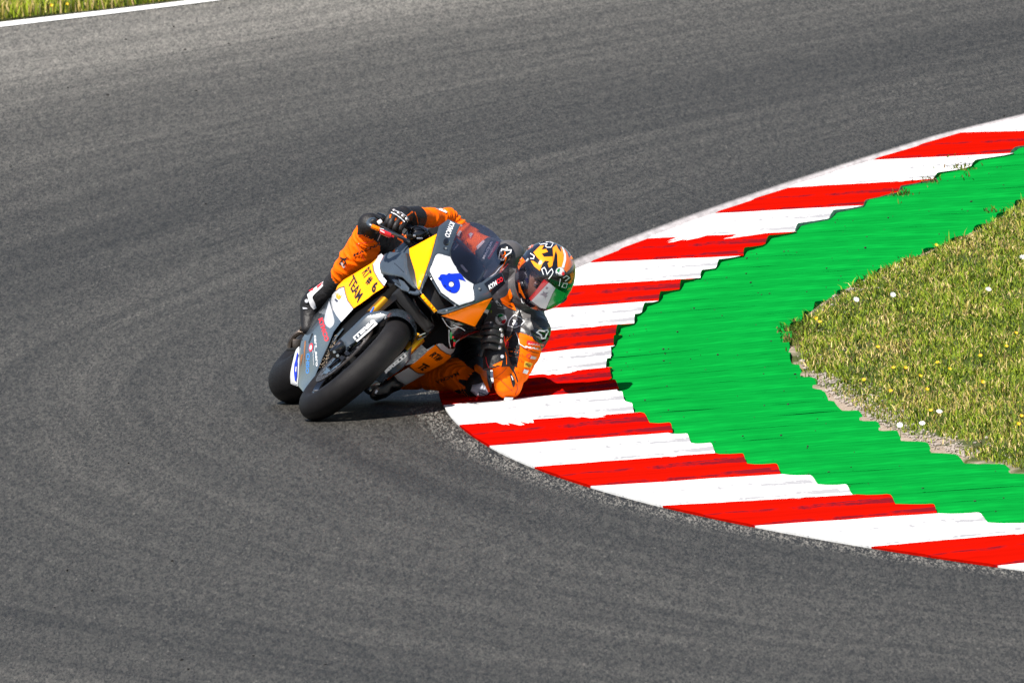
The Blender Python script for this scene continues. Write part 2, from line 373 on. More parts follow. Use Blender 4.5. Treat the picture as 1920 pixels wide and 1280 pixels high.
# ---- turf blades (nobody could count them)
def turf_material():
    k = NB('turf', 0.7); at = k.n('ShaderNodeVertexColor'); at.layer_name = 'tint'
    k.base(at.outputs[0]); k.b.inputs['Specular IOR Level'].default_value = 0.25
    return k.m
M_TURF = turf_material()
PAL = np.array([(0.105, 0.165, 0.006), (0.21, 0.275, 0.012), (0.040, 0.070, 0.004), (0.38, 0.29, 0.07), (0.54, 0.41, 0.18), (0.25, 0.265, 0.022), (0.14, 0.085, 0.03)])
def blades(name, pts, hts, mixs, wid, label=None, lean=0.5):
    """pts (n,3); hts (n); mixs (n) palette index; each blade = 3 triangles, bent"""
    rs = np.random.RandomState(3); n = len(pts); pts = np.asarray(pts)
    az = rs.uniform(0, 2 * pi, n); ln = rs.uniform(0.1, 1.0, n) * lean; w = wid * rs.uniform(0.6, 1.3, n)
    face = rs.uniform(-0.9, 0.9, n)
    dx, dy = np.cos(az) * ln, np.sin(az) * ln; wx, wy = np.cos(face) * w, np.sin(face) * w
    h = np.asarray(hts); V = np.zeros((n, 5, 3), np.float32)
    V[:, 0] = pts - np.c_[wx, wy, 0 * wx]; V[:, 1] = pts + np.c_[wx, wy, 0 * wx]
    mid = pts + np.c_[dx * h * 0.35, dy * h * 0.35, h * 0.6]
    V[:, 2] = mid + np.c_[wx, wy, 0 * wx] * 0.8; V[:, 3] = mid - np.c_[wx, wy, 0 * wx] * 0.8
    V[:, 4] = pts + np.c_[dx * h, dy * h, h * (1 - 0.25 * ln)]
    me = bpy.data.meshes.new(name); me.vertices.add(n * 5); me.vertices.foreach_set('co', V.ravel())
    b = (np.arange(n) * 5)[:, None]
    quads = np.concatenate([b + 0, b + 1, b + 2, b + 3], 1); tris = np.concatenate([b + 3, b + 2, b + 4], 1)
    loops = np.concatenate([quads, tris], 1).ravel()
    me.loops.add(len(loops)); me.loops.foreach_set('vertex_index', loops.astype(np.int32))
    ls = (np.arange(n) * 7)[:, None] + np.array([[0, 4]]); lt = np.tile([4, 3], n)
    me.polygons.add(2 * n); me.polygons.foreach_set('loop_start', ls.ravel().astype(np.int32)); me.polygons.foreach_set('loop_total', lt.astype(np.int32))
    me.update(calc_edges=True); me.validate()
    ca = me.color_attributes.new('tint', 'FLOAT_COLOR', 'POINT')
    c = PAL[mixs] * rs.uniform(0.75, 1.3, (n, 1)); C = np.ones((n, 5, 4), np.float32); C[:, :, :3] = c[:, None, :]
    ca.data.foreach_set('color', C.ravel())
    return put(name, me, M_TURF, kind='stuff')
rs = np.random.RandomState(11)
pts, hts, mx = [], [], []
for i in range(260000):
    a = rs.uniform(-0.36, 0.33); t = rs.uniform(0, 1) ** 0.9 * 2.1
    r = rG(a) - t
    p = unpolar(a, r)
    bare = noise.noise(Vector((p.x * 3.5, p.y * 0.45, 1.5))) + 0.35 * noise.noise(Vector((p.x * 9, p.y * 2, 4)))
    near = -0.075 < a < -0.02
    edge = 0.02 + (0.19 if -0.16 < a < -0.035 else 0.012 if a < -0.16 else 0.03) * max(0.1, 0.55 + bare * 1.9)
    if t < edge and rs.rand() > 0.05: continue
    p.z = 0.018 + 0.030 * min(t / 0.35, 1) + mound(p.x, p.y) * min(t / 0.2, 1) - 0.004
    dry = .55 * noise.noise(Vector((p.x * 2.2, p.y * 0.5, 8))) + .55 * noise.noise(Vector((p.x * 9, p.y * 1.1, 2)))
    lush = .5 * noise.noise(Vector((p.x * 3.0, p.y * 0.6, 15))) + .5 * noise.noise(Vector((p.x * 10, p.y * 1.2, 5)))
    x = rs.rand() * .95 + dry * 0.8
    m = rs.choice([0, 1, 2, 2 if lush < 0 else 1]) if x < 0.58 else rs.choice([3, 4, 5, 0]) if x < 0.95 else rs.choice([3, 4, 6])
    pts.append(p); mx.append(m)
    hts.append((0.022 + 0.030 * max(0, lush + 0.15)) * rs.uniform(0.6, 1.4) * (1.9 if rs.rand() < 0.03 else 1))
blades('turf', pts, hts, mx, 0.0021, lean=1.15)
pts, hts, mx = [], [], []
for i in range(30000):
    x = rs.uniform(-500, 700); yl = float(np.interp(x, [l[0] for l in lw], [l[1] - l[2] for l in lw]))
    b = G(x, yl); t = rs.uniform(0.0, 1) ** 1.5 * 4.2 + .02
    q = b + Vector((-0.6, 0.8, 0)) * t
    bare = noise.noise(Vector((q.x * 1.1, q.y * .6, 2)))
    if t > 0.6 and bare > 0.12 and rs.rand() > 0.3: continue
    q.z = far_z(q) + 0.03 * t - 0.005
    x = rs.rand() * .9 + bare * 0.6
    pts.append(q); mx.append(rs.choice([0, 1, 2, 1, 5]) if x < 0.62 else rs.choice([3, 4, 5])); hts.append(rs.uniform(0.05, 0.11))
blades('turf', pts, hts, mx, 0.004, lean=0.7)
# weeds leaning over the green strip
pts, hts, mx = [], [], []
for (cx_, cy_, n_, sp) in ((1504, 634, 800, 0.06), (1488, 648, 160, 0.04), (1690, 500, 60, .05), (1800, 322, 130, 0.07), (1745, 345, 70, .05), (1690, 372, 60, .04), (1870, 405, 60, .06)):
    c = G(cx_, cy_)
    for i in range(n_):
        p = Vector((c.x + rs.normal(0, sp * .6), c.y + rs.normal(0, sp * 5), 0.012)); pts.append(p); mx.append(rs.choice([2, 0, 2, 6])); hts.append(rs.uniform(0.008, 0.030) if cx_ > 1550 else rs.uniform(0.012, 0.05))
blades('weeds', pts, hts, mx, 0.003, lean=1.2)

# ---- gravel and loose stones at the torn edge
M_STONE = mat('pale_stone', (0.33, 0.28, 0.24), 0.9, vary=0.3, vscale=14, bump=0.4, bscale=40)
def stone_bm(bm, c, s):
    r = bmesh.ops.create_icosphere(bm, subdivisions=1, radius=1.0)
    sc = Vector((random.uniform(.7, 1.3), random.uniform(.7, 1.3), random.uniform(.4, .8))) * s
    rot = Matrix.Rotation(random.uniform(0, 6.3), 3, 'Z')
    for q in r['verts']:
        q.co = rot @ Vector((q.co.x * sc.x, q.co.y * sc.y, q.co.z * sc.z)) * random.uniform(.8, 1.15) + c
bm = bmesh.new()
for i in range(900):
    a = random.uniform(-0.165, -0.035) if random.random() < 0.72 else random.uniform(-0.30, 0.12)
    t = 0.02 + abs(random.gauss(0, 0.075)); p = unpolar(a, rG(a) - t)
    p.z = 0.018 + 0.030 * min(t / 0.35, 1) + mound(p.x, p.y) * min(t / 0.2, 1) + 0.004
    stone_bm(bm, p, random.uniform(0.003, 0.010))
me = bpy.data.meshes.new('gravel'); bm.to_mesh(me); bm.free(); put('gravel', me, M_STONE, kind='stuff')
for (x, y, s, lab) in ((1522, 664, .022, 'largest pale stone beside the dark weeds at the tip of the turf'), (1505, 678, .016, 'small pale stone at the green edge below the dark weeds'),
                       (1566, 556, .024, 'broad pale concrete lump between green strip and turf above the weeds'), (1597, 545, .026, 'pale broken concrete lump nearest the upper turf corner'),
                       (1543, 583, .016, 'whitish stone just above the dark weeds'), (1660, 523, .022, 'pinkish broken edge stone furthest up the green strip')):
    bm = bmesh.new(); c = G(x, y, 0.02); stone_bm(bm, Vector((0, 0, 0)), s)
    bmesh.ops.subdivide_edges(bm, edges=bm.edges[:], cuts=1, use_grid_fill=True)
    for q in bm.verts: q.co *= 1 + 0.12 * noise.noise(q.co * 60)
    me = bpy.data.meshes.new('stone'); bm.to_mesh(me); bm.free(); o = put('stone', me, M_STONE, label=lab, category='stone'); o.location = c
# ---- rubber crumbs
M_RUB = mat('rubber_crumb', (0.012, 0.012, 0.012), 0.8)
bm = bmesh.new()
for i in range(260):
    k = random.uniform(-2, 20); t = random.random(); a = aB(k); p = unpolar(a, rB(a)).lerp(unpolar(a, rG(a)), t); p.z = 0.024
    stone_bm(bm, p, random.choice([.003, .0035, .004, .006]))
for (x, y) in [(367, 8), (326, 50), (236, 74), (430, 15), (510, 73), (127, 164), (368, 170), (202, 178), (20, 312), (241, 867), (323, 1050), (126, 1068), (172, 1106), (102, 1138), (340, 1235), (353, 1253), (475, 1228), (610, 1244), (1642, 263), (1883, 217), (386, 382), (1236, 406), (347, 93), (429, 82)]:
    stone_bm(bm, G(x, y, 0.004), 0.007)
for i in range(70):
    stone_bm(bm, G(random.uniform(0, 1900), random.uniform(60, 1260), 0.003) if random.random() < .3 else G(random.uniform(0, 900), random.uniform(60, 1260), .003), 0.0025)
me = bpy.data.meshes.new('rubber_crumbs'); bm.to_mesh(me); bm.free(); put('rubber_crumbs', me, M_RUB, kind='stuff')

# ---- flowers in the turf
M_PET_W = mat('white_petal', (0.85, 0.84, 0.83), 0.6); M_PET_Y = mat('yellow_petal', (0.85, 0.52, 0.005), 0.6); M_STEM = mat('stem', (0.07, 0.11, 0.02), 0.7)
def flower_mesh(name, rad, n, cone):
    bm = bmesh.new(); c = bm.verts.new((0, 0, 0))
    for i in range(n):
        a0 = 2 * pi * i / n; w = pi / n * 0.92
        p1 = bm.verts.new((rad * .55 * cos(a0 - w), rad * .55 * sin(a0 - w), cone * .5)); p2 = bm.verts.new((rad * cos(a0 - w * .6), rad * sin(a0 - w * .6), cone))
        p3 = bm.verts.new((rad * cos(a0 + w * .6), rad * sin(a0 + w * .6), cone)); p4 = bm.verts.new((rad * .55 * cos(a0 + w), rad * .55 * sin(a0 + w), cone * .5))
        bm.faces.new((c, p1, p2, p3, p4))
    me = bpy.data.meshes.new(name); bm.to_mesh(me); bm.free(); return me
def stem_mesh(h):
    bm = bmesh.new(); bmesh.ops.create_cone(bm, segments=5, radius1=.0014, radius2=.001, depth=h, matrix=Matrix.Translation((0, 0, -h / 2)))
    me = bpy.data.meshes.new('stem'); bm.to_mesh(me); bm.free(); return me
fw, fy, sm = flower_mesh('blossom', 0.013, 9, .004), flower_mesh('blossom', 0.0085, 7, .005), stem_mesh(0.05)
fw.materials.append(M_PET_W); fy.materials.append(M_PET_Y); sm.materials.append(M_STEM)
def turf_point(px, py):
    p = G(px, py, 0.07)
    a, r = polar(p)
    if r > 60 or p.y > 20: return Vector((p.x, p.y, 0.0)) + Vector((0, 0, 0.09 + far_z(p)))
    return p
WH = [(1605, 562, 'white flower near the upper broken edge of the turf'), (1687, 797, 'white flower lowest and leftmost in the turf by the green strip'), (1729, 794, 'white flower just right of the lowest one in the turf'),
      (1761, 772, 'large white flower above the pair near the lower green edge'), (1853, 543, 'white flower high in the middle of the turf'), (1674, 553, 'small white flower in the upper part of the turf'), (1917, 483, 'white flower at the right border of the photo, highest in the turf')]
YE = [(1675, 690, 'left one of the yellow pair at mid height near the gravel'), (1620, 712, 'yellow flower nearest the gravel at the green edge'), (1670, 733, 'yellow pair of blooms just above the lower gravel patch'),
      (1838, 667, 'lone yellow flower in the middle of the turf towards the right border'), (1887, 650, 'yellow flower right of the lone one, by the right border'), (1725, 705, 'upper bloom of the dense yellow clump right of the gravel'),
      (1738, 730, 'lower bloom of the dense yellow clump right of the gravel'), (1842, 716, 'yellow flower below the lone one towards the right border'), (1745, 770, 'yellow flower just above the white pair low in the turf'),
      (1758, 680, 'yellow flower straight above the dense yellow clump'), (1755, 460, 'highest yellow flower, by the upper corner of the turf'), (1910, 795, 'lower yellow flower at the bottom right border of the turf'),
      (1915, 780, 'upper yellow flower at the bottom right border of the turf'), (1537, 604, 'right one of two yellow flowers in the dark weeds at the tip'), (1530, 597, 'left one of two yellow flowers in the dark weeds at the tip'),
      (157, 7, 'rightmost yellow flower beyond the white edge line'), (126, 17, 'middle yellow flower beyond the white edge line'), (97, 20, 'leftmost yellow flower beyond the white edge line'),
      (1698, 690, 'right one of the yellow pair at mid height near the gravel'), (1646, 651, 'yellow flower between the dark weeds and the yellow pair'), (1780, 692, 'yellow flower right of the one above the dense clump'), (1905, 625, 'yellow flower at the right border, above the lone ones')]
def flower(px, py, m, label, group, name):
    p = turf_point(px, py); e_ = empty(name, p - Vector((0, 0, 0.05)), label, 'flower', group)
    for me, nm in ((m, 'blossom'), (sm, 'stem')):
        o = bpy.data.objects.new(nm, me); COL.objects.link(o); o.parent = e_; o.location = (0, 0, 0.05)
        if nm == 'blossom': o.rotation_euler = (random.uniform(0.5, 1.1), random.uniform(-.3, .3), random.uniform(0, .5))
for x, y, lab in WH: flower(x, y, fw, lab, 'white flowers in the turf', 'white_flower')
for x, y, lab in YE: flower(x, y, fy, lab, 'yellow flowers in the grass', 'yellow_flower')
# ================================================================== PATCH TOOLS
def tps(ctrl):
    """smooth depth field through a few measured depths (thin-plate spline over the photo plane)"""
    c = np.array(ctrl, float); X = c[:, :2] / 100.0; n = len(X)
    d = np.linalg.norm(X[:, None] - X[None], axis=2)
    K = np.where(d > 1e-9, d * d * np.log(d + 1e-12), 0.0) + 0.004 * np.eye(n)
    Pm = np.c_[np.ones(n), X]; M = np.block([[K, Pm], [Pm.T, np.zeros((3, 3))]])
    w = np.linalg.solve(M, np.r_[c[:, 2], 0, 0, 0])
    def f(px, py):
        q = np.array([px, py]) / 100.0; r = np.linalg.norm(X - q, axis=1)
        k = np.where(r > 1e-9, r * r * np.log(r + 1e-12), 0.0)
        return float(k @ w[:n] + w[n] + w[n + 1:] @ q)
    return f
def seg_dist(p, poly):
    best = 1e9
    for i in range(len(poly)):
        ax, ay = poly[i]; bx, by = poly[(i + 1) % len(poly)]; dx, dy = bx - ax, by - ay
        L = dx * dx + dy * dy; t = 0 if L == 0 else max(0, min(1, ((p[0] - ax) * dx + (p[1] - ay) * dy) / L))
        best = min(best, math.hypot(p[0] - ax - t * dx, p[1] - ay - t * dy))
    return best
def smooth_poly(poly, it=1, keep=40):
    """round the soft corners of a traced outline, leave corners sharper than keep degrees alone"""
    for _ in range(it):
        out = []; n = len(poly)
        for i in range(n):
            a, b, c = Vector(poly[i - 1]), Vector(poly[i]), Vector(poly[(i + 1) % n])
            u, v = (b - a), (c - b)
            ang = math.degrees(u.angle(v)) if u.length and v.length else 0
            if ang > keep: out.append(tuple(b))
            else: out += [tuple(b.lerp(a, .25)), tuple(b.lerp(c, .25))]
        poly = out
    return poly
def tri_grid(poly, step):
    bm = bmesh.new(); vs = [bm.verts.new((x, y, 0)) for x, y in poly]
    f = bm.faces.new(vs); f.normal_update(); bmesh.ops.triangulate(bm, faces=[f], ngon_method='EAR_CLIP')
    xs = [p[0] for p in poly]; ys = [p[1] for p in poly]
    for lo, hi, no in ((min(xs), max(xs), (1, 0, 0)), (min(ys), max(ys), (0, 1, 0))):
        k = math.ceil(lo / step) * step
        while k < hi:
            if k - lo > .3 and hi - k > .3:
                bmesh.ops.bisect_plane(bm, geom=bm.verts[:] + bm.edges[:] + bm.faces[:], dist=1e-5, plane_co=(no[0] * k, no[1] * k, 0), plane_no=no)
            k += step
    bmesh.ops.triangulate(bm, faces=[f for f in bm.faces if len(f.verts) > 3])
    for f in bm.faces:
        f.normal_update()
    return bm
def patch_bm(polys, dep, thick=0.006, off=0.0, crown=0.0, crad=6.0, step=5.0, out=None):
    """solid shell panels: traced outline, real depth, rolled edges, real thickness"""
    out = out or bmesh.new()
    for poly in polys:
        bm = tri_grid(poly, step)
        front, back = {}, {}
        for v in bm.verts:
            d = dep(v.co.x, v.co.y)
            if d is None: front[v] = None; continue
            d += off
            if crown:
                e = min(seg_dist((v.co.x, v.co.y), poly) / crad, 1); d -= crown * (1 - e) ** 2
            front[v] = out.verts.new(P(v.co.x, v.co.y, d))
            if thick: back[v] = out.verts.new(P(v.co.x, v.co.y, d - thick))
        for f in bm.faces:
            q = [front[v] for v in f.verts]
            if None in q: continue
            if (f.normal.z < 0): pass
            n = (q[1].co - q[0].co).cross(q[2].co - q[0].co)
            if n.dot(FWD) > 0: q.reverse(); vv = list(reversed(f.verts))
            else: vv = list(f.verts)
            out.faces.new(q)
            if thick: out.faces.new([back[v] for v in reversed(vv)])
        if thick:
            for e in bm.edges:
                if len(e.link_faces) == 1:
                    a, b = e.verts
                    try: out.faces.new((front[a], front[b], back[b], back[a]))
                    except ValueError: pass
        bm.free()
    if thick: bmesh.ops.recalc_face_normals(out, faces=out.faces[:])
    return out
def finish(bm, name, m, parent, sub=False, angle=35, **props):
    props = {k: v for k, v in props.items() if v}
    me = bpy.data.meshes.new(name); bm.to_mesh(me); bm.free()
    o = put(name, me, m, None, smooth=True, **props); me.set_sharp_from_angle(angle=radians(angle))
    if parent is not None:
        o.parent = parent
        o.matrix_parent_inverse = parent.matrix_world.inverted() if not sub else Matrix()
    return o
def patch(name, polys, dep, m, parent, sub=False, soft=0, label=None, **kw):
    if isinstance(polys[0][0], (int, float)): polys = [polys]
    if soft: polys = [smooth_poly(p, soft) for p in polys]
    return finish(patch_bm(polys, dep, **kw), name, m, parent, sub, **({'label': label} if label else {}))
class Stroke(list):
    def __add__(self, o): return Several([self, o])
class Several(list):
    def __add__(self, o): return Several(list(self) + [o])
def decal(name, polys, dep, m, parent, sub=True, off=0.0015, step=4.0, soft=0):
    if isinstance(polys[0][0], (int, float)): polys = [polys]
    if not isinstance(polys, Stroke) and len(polys) > 1:
        return [decal(name, q if isinstance(polys, Several) else [q], dep, m, parent, sub, off, step, soft) for q in polys]
    if soft: polys = [smooth_poly(p, soft) for p in polys]
    bm = patch_bm(polys, dep, thick=0, off=off, step=step)
    bmesh.ops.remove_doubles(bm, verts=bm.verts[:], dist=1e-5)
    if not isinstance(polys, Stroke):                     # keep the one connected piece
        left_, isl = set(bm.verts), []
        while left_:
            st = [left_.pop()]; cur = set(st)
            while st:
                for e in st.pop().link_edges:
                    for w in e.verts:
                        if w in left_: left_.discard(w); cur.add(w); st.append(w)
            isl.append(cur)
        if len(isl) > 1:
            big = max(isl, key=len); bmesh.ops.delete(bm, geom=[v for v in bm.verts if v not in big], context='VERTS')
    return finish(bm, name, m, parent, sub)
def stroke(pts, w, closed=False):
    """a pen stroke along pts as one mitred band of quads"""
    p = [Vector(q) for q in pts]; n = len(p); L, R_ = [], []
    for i in range(n):
        a = p[i - 1] if (i or closed) else p[i]; b = p[(i + 1) % n] if (i < n - 1 or closed) else p[i]
        d1 = (p[i] - a); d2 = (b - p[i])
        d1 = d1.normalized() if d1.length > 1e-6 else d2.normalized(); d2 = d2.normalized() if d2.length > 1e-6 else d1
        t = d1 + d2; t = t.normalized() if t.length > .3 else d1
        q = Vector((-t.y, t.x)); k = min(1 / max(q.dot(Vector((-d1.y, d1.x))), .45), 2.0) * w / 2
        L.append(tuple(p[i] + q * k)); R_.append(tuple(p[i] - q * k))
    return Stroke([[L[i], L[(i + 1) % n], R_[(i + 1) % n], R_[i]] for i in range(n if closed else n - 1)])
def ring(cx, cy, r, n=20, ex=1.0, ang=0.0):
    return [(cx + r * cos(t) * cos(ang) - r * ex * sin(t) * sin(ang), cy + r * cos(t) * sin(ang) + r * ex * sin(t) * cos(ang)) for t in [2 * pi * i / n for i in range(n)]]
def lettering(name, txt, start, end, height, dep, m, parent, sub=True, bold=0.0, off=0.0025, shear=0.0, up=None, italic=0.0):
    """words fitted between two spots of the photo; height in photo pixels; up = optional up vector"""
    cu = bpy.data.curves.new('t', 'FONT'); cu.body = txt; cu.size = 1; cu.offset = bold; cu.resolution_u = 3; cu.shear = italic
    ob = bpy.data.objects.new('t', cu); COL.objects.link(ob); dg = bpy.context.evaluated_depsgraph_get(); ob.update_tag(); bpy.context.view_layer.update()
    me = bpy.data.meshes.new_from_object(ob.evaluated_get(bpy.context.evaluated_depsgraph_get()))
    bpy.data.objects.remove(ob); bpy.data.curves.remove(cu)
    co = np.array([v.co[:2] for v in me.vertices]); lo, hi = co.min(0), co.max(0)
    s, e = Vector(start), Vector(end); d = e - s
    u = Vector((d.y, -d.x)).normalized() * height if up is None else Vector(up)
    bm = bmesh.new(); bm.from_mesh(me); bpy.data.meshes.remove(me)
    lastd = 0.0
    for v in bm.verts:
        dd = dep(s.x + d.x / 2, s.y + d.y / 2); lastd = dd if dd is not None else lastd; break
    for v in bm.verts:
        tx = (v.co.x - lo[0]) / (hi[0] - lo[0]); ty = (v.co.y - lo[1]) / (hi[1] - lo[1])
        q = s + d * tx + u * ty; dd = dep(q.x, q.y); lastd = dd if dd is not None else lastd; v.co = P(q.x, q.y, lastd + off)
    for f in bm.faces:
        f.normal_update()
        if f.normal.dot(FWD) > 0: f.normal_flip()
    return finish(bm, name, m, parent, sub)
def tube_bm(bm, pts, rad, seg=10, caps=True):
    pts = [Vector(p) for p in pts]; n = len(pts); rad = rad if isinstance(rad, (list, tuple)) else [rad] * n
    up = None; rings = []
    for i in range(n):
        t = (pts[min(i + 1, n - 1)] - pts[max(i - 1, 0)]).normalized()
        if up is None: up = t.orthogonal().normalized()
        up = (up - t * up.dot(t)).normalized(); b = t.cross(up)
        rings.append([bm.verts.new(pts[i] + (up * cos(2 * pi * k / seg) + b * sin(2 * pi * k / seg)) * rad[i]) for k in range(seg)])
    for i in range(n - 1):
        for k in range(seg): bm.faces.new((rings[i][k], rings[i][(k + 1) % seg], rings[i + 1][(k + 1) % seg], rings[i + 1][k]))
    if caps: bm.faces.new(rings[0][::-1]); bm.faces.new(rings[-1])
    return bm
def curve_pts(pts, n=6):
    """Catmull-Rom through points"""
    p = [Vector(q) for q in pts]; out = []
    for i in range(len(p) - 1):
        a, b, c, d = p[max(i - 1, 0)], p[i], p[i + 1], p[min(i + 2, len(p) - 1)]
        for k in range(n):
            t = k / n; out.append(0.5 * ((2 * b) + (c - a) * t + (2 * a - 5 * b + 4 * c - d) * t * t + (3 * b - a - 3 * c + d) * t ** 3))
    out.append(p[-1]); return out
def lathe_bm(bm, prof, org, ax, e1, e2, seg=64, closed=True):
    """prof = (radius, offset along axis)"""
    R_ = [[bm.verts.new(org + ax * o + (e1 * cos(2 * pi * k / seg) + e2 * sin(2 * pi * k / seg)) * r) for r, o in prof] for k in range(seg)]
    m = len(prof)
    for k in range(seg):
        a, b = R_[k], R_[(k + 1) % seg]
        for j in range(m if closed else m - 1): bm.faces.new((a[j], a[(j + 1) % m], b[(j + 1) % m], b[j]))
    bmesh.ops.recalc_face_normals(bm, faces=bm.faces[:]); return bm
def box_bm(bm, org, ax, size, bev=0.0):
    """org centre, ax three unit axes, size full lengths"""
    vs = [bm.verts.new(org + ax[0] * (size[0] / 2 * i) + ax[1] * (size[1] / 2 * j) + ax[2] * (size[2] / 2 * k)) for i in (-1, 1) for j in (-1, 1) for k in (-1, 1)]
    fs = [bm.faces.new([vs[i] for i in q]) for q in ((0, 1, 3, 2), (4, 6, 7, 5), (0, 4, 5, 1), (2, 3, 7, 6), (0, 2, 6, 4), (1, 5, 7, 3))]
    bmesh.ops.recalc_face_normals(bm, faces=fs)
    if bev: bmesh.ops.bevel(bm, geom=list({e for f in fs for e in f.edges}), offset=bev, segments=2, affect='EDGES', profile=0.6)
    return bm

# ================================================================== THE MOTORCYCLE
LEAN = radians(51.5)
_rc = G(548, 755); FC = G(590, 788)
_h = (FC - _rc); _h.z = 0; bF = _h.normalized()                       # heading, towards the camera
bS = bF.cross(Vector((0, 0, 1))).normalized()
if bS.dot(CX) < 0: bS = -bS                                            # level, towards the inside of the bend
bU = (cos(LEAN) * Vector((0, 0, 1)) + sin(LEAN) * bS).normalized()     # the machine's own up
bR = (-cos(LEAN) * bS + sin(LEAN) * Vector((0, 0, 1))).normalized()    # towards the rider's right
FW = FC + bS * (0.24 * sin(LEAN)) + Vector((0, 0, 0.24 * cos(LEAN) + 0.060))
def Bk(f, r, u): return FW + bF * f + bR * r + bU * u
STEER = radians(3.5)
sF = (bF * cos(STEER) - bR * sin(STEER)).normalized(); sR = (bR * cos(STEER) + bF * sin(STEER)).normalized()

M_TYRE = mat('tyre_rubber', (0.0085, 0.0075, 0.008), 0.55, spec=0.2, vary=0.25, vscale=25, bump=0.25, bscale=900)
M_WALL = mat('tyre_wall', (0.014, 0.014, 0.015), 0.62, vary=0.2, vscale=40)
M_GREY = mat('slate_paint', (0.048, 0.062, 0.080), 0.24, coat=0.5, vary=0.10, vscale=9, spec=0.5)
M_GREYD = mat('dark_slate_paint', (0.022, 0.026, 0.032), 0.22, coat=0.5)
M_ORNG = mat('orange_paint', (1.0, 0.20, 0.0), 0.4, coat=0.05, spec=.15, vary=0.05, vscale=8)
M_AMB_LIT = mat('sunlit_amber_paint', (1.0, 0.38, 0.0), 0.4, coat=0.05, spec=.15, vary=0.04, vscale=8)  # the orange paint again, with the sun's yellowing put into the colour
M_WHT = mat('white_paint', (0.74, 0.75, 0.78), 0.25, coat=0.4, vary=0.04, vscale=8)
M_SILV = mat('silver_paint', (0.50, 0.51, 0.55), 0.35, coat=0.3)
M_BLK = mat('black_plastic', (0.010, 0.010, 0.011), 0.45, vary=0.3, vscale=30)
M_BLKG = mat('black_gloss', (0.006, 0.006, 0.007), 0.12, coat=0.6)
M_GOLD = mat('gold_anodised', (0.80, 0.36, 0.02), 0.28, metal=0.9)
M_FORK_SHADE = mat('shaded_fork', (0.004, 0.0035, 0.003), 0.7, spec=.05)
M_STEEL = mat('steel', (0.62, 0.62, 0.62), 0.28, metal=1.0)
M_DSTEEL = mat('dark_steel', (0.16, 0.13, 0.11), 0.4, metal=0.9, vary=0.3, vscale=60)
M_BRNZ = mat('caliper_body', (0.09, 0.062, 0.052), 0.4, metal=0.4)
M_BLUE = mat('blue_print', (0.004, 0.035, 0.60), 0.3, coat=0.3)
M_LBLUE = mat('light_blue_print', (0.03, 0.22, 0.62), 0.35)
M_INK = mat('black_print', (0.010, 0.006, 0.006), 0.35)
M_NAVY = mat('navy_print', (0.006, 0.010, 0.05), 0.35)
M_LWHT = mat('white_print', (0.80, 0.80, 0.82), 0.35)
M_LRED = mat('red_print', (0.78, 0.022, 0.035), 0.35)
M_LGRN = mat('green_print', (0.005, 0.22, 0.05), 0.35)
M_RUST = mat('dusty_brown', (0.24, 0.10, 0.035), 0.7, vary=0.4, vscale=60)

bike = empty('motorcycle', FC, 'grey and orange racing motorcycle number 6 leaning hard into the bend', 'motorcycle')

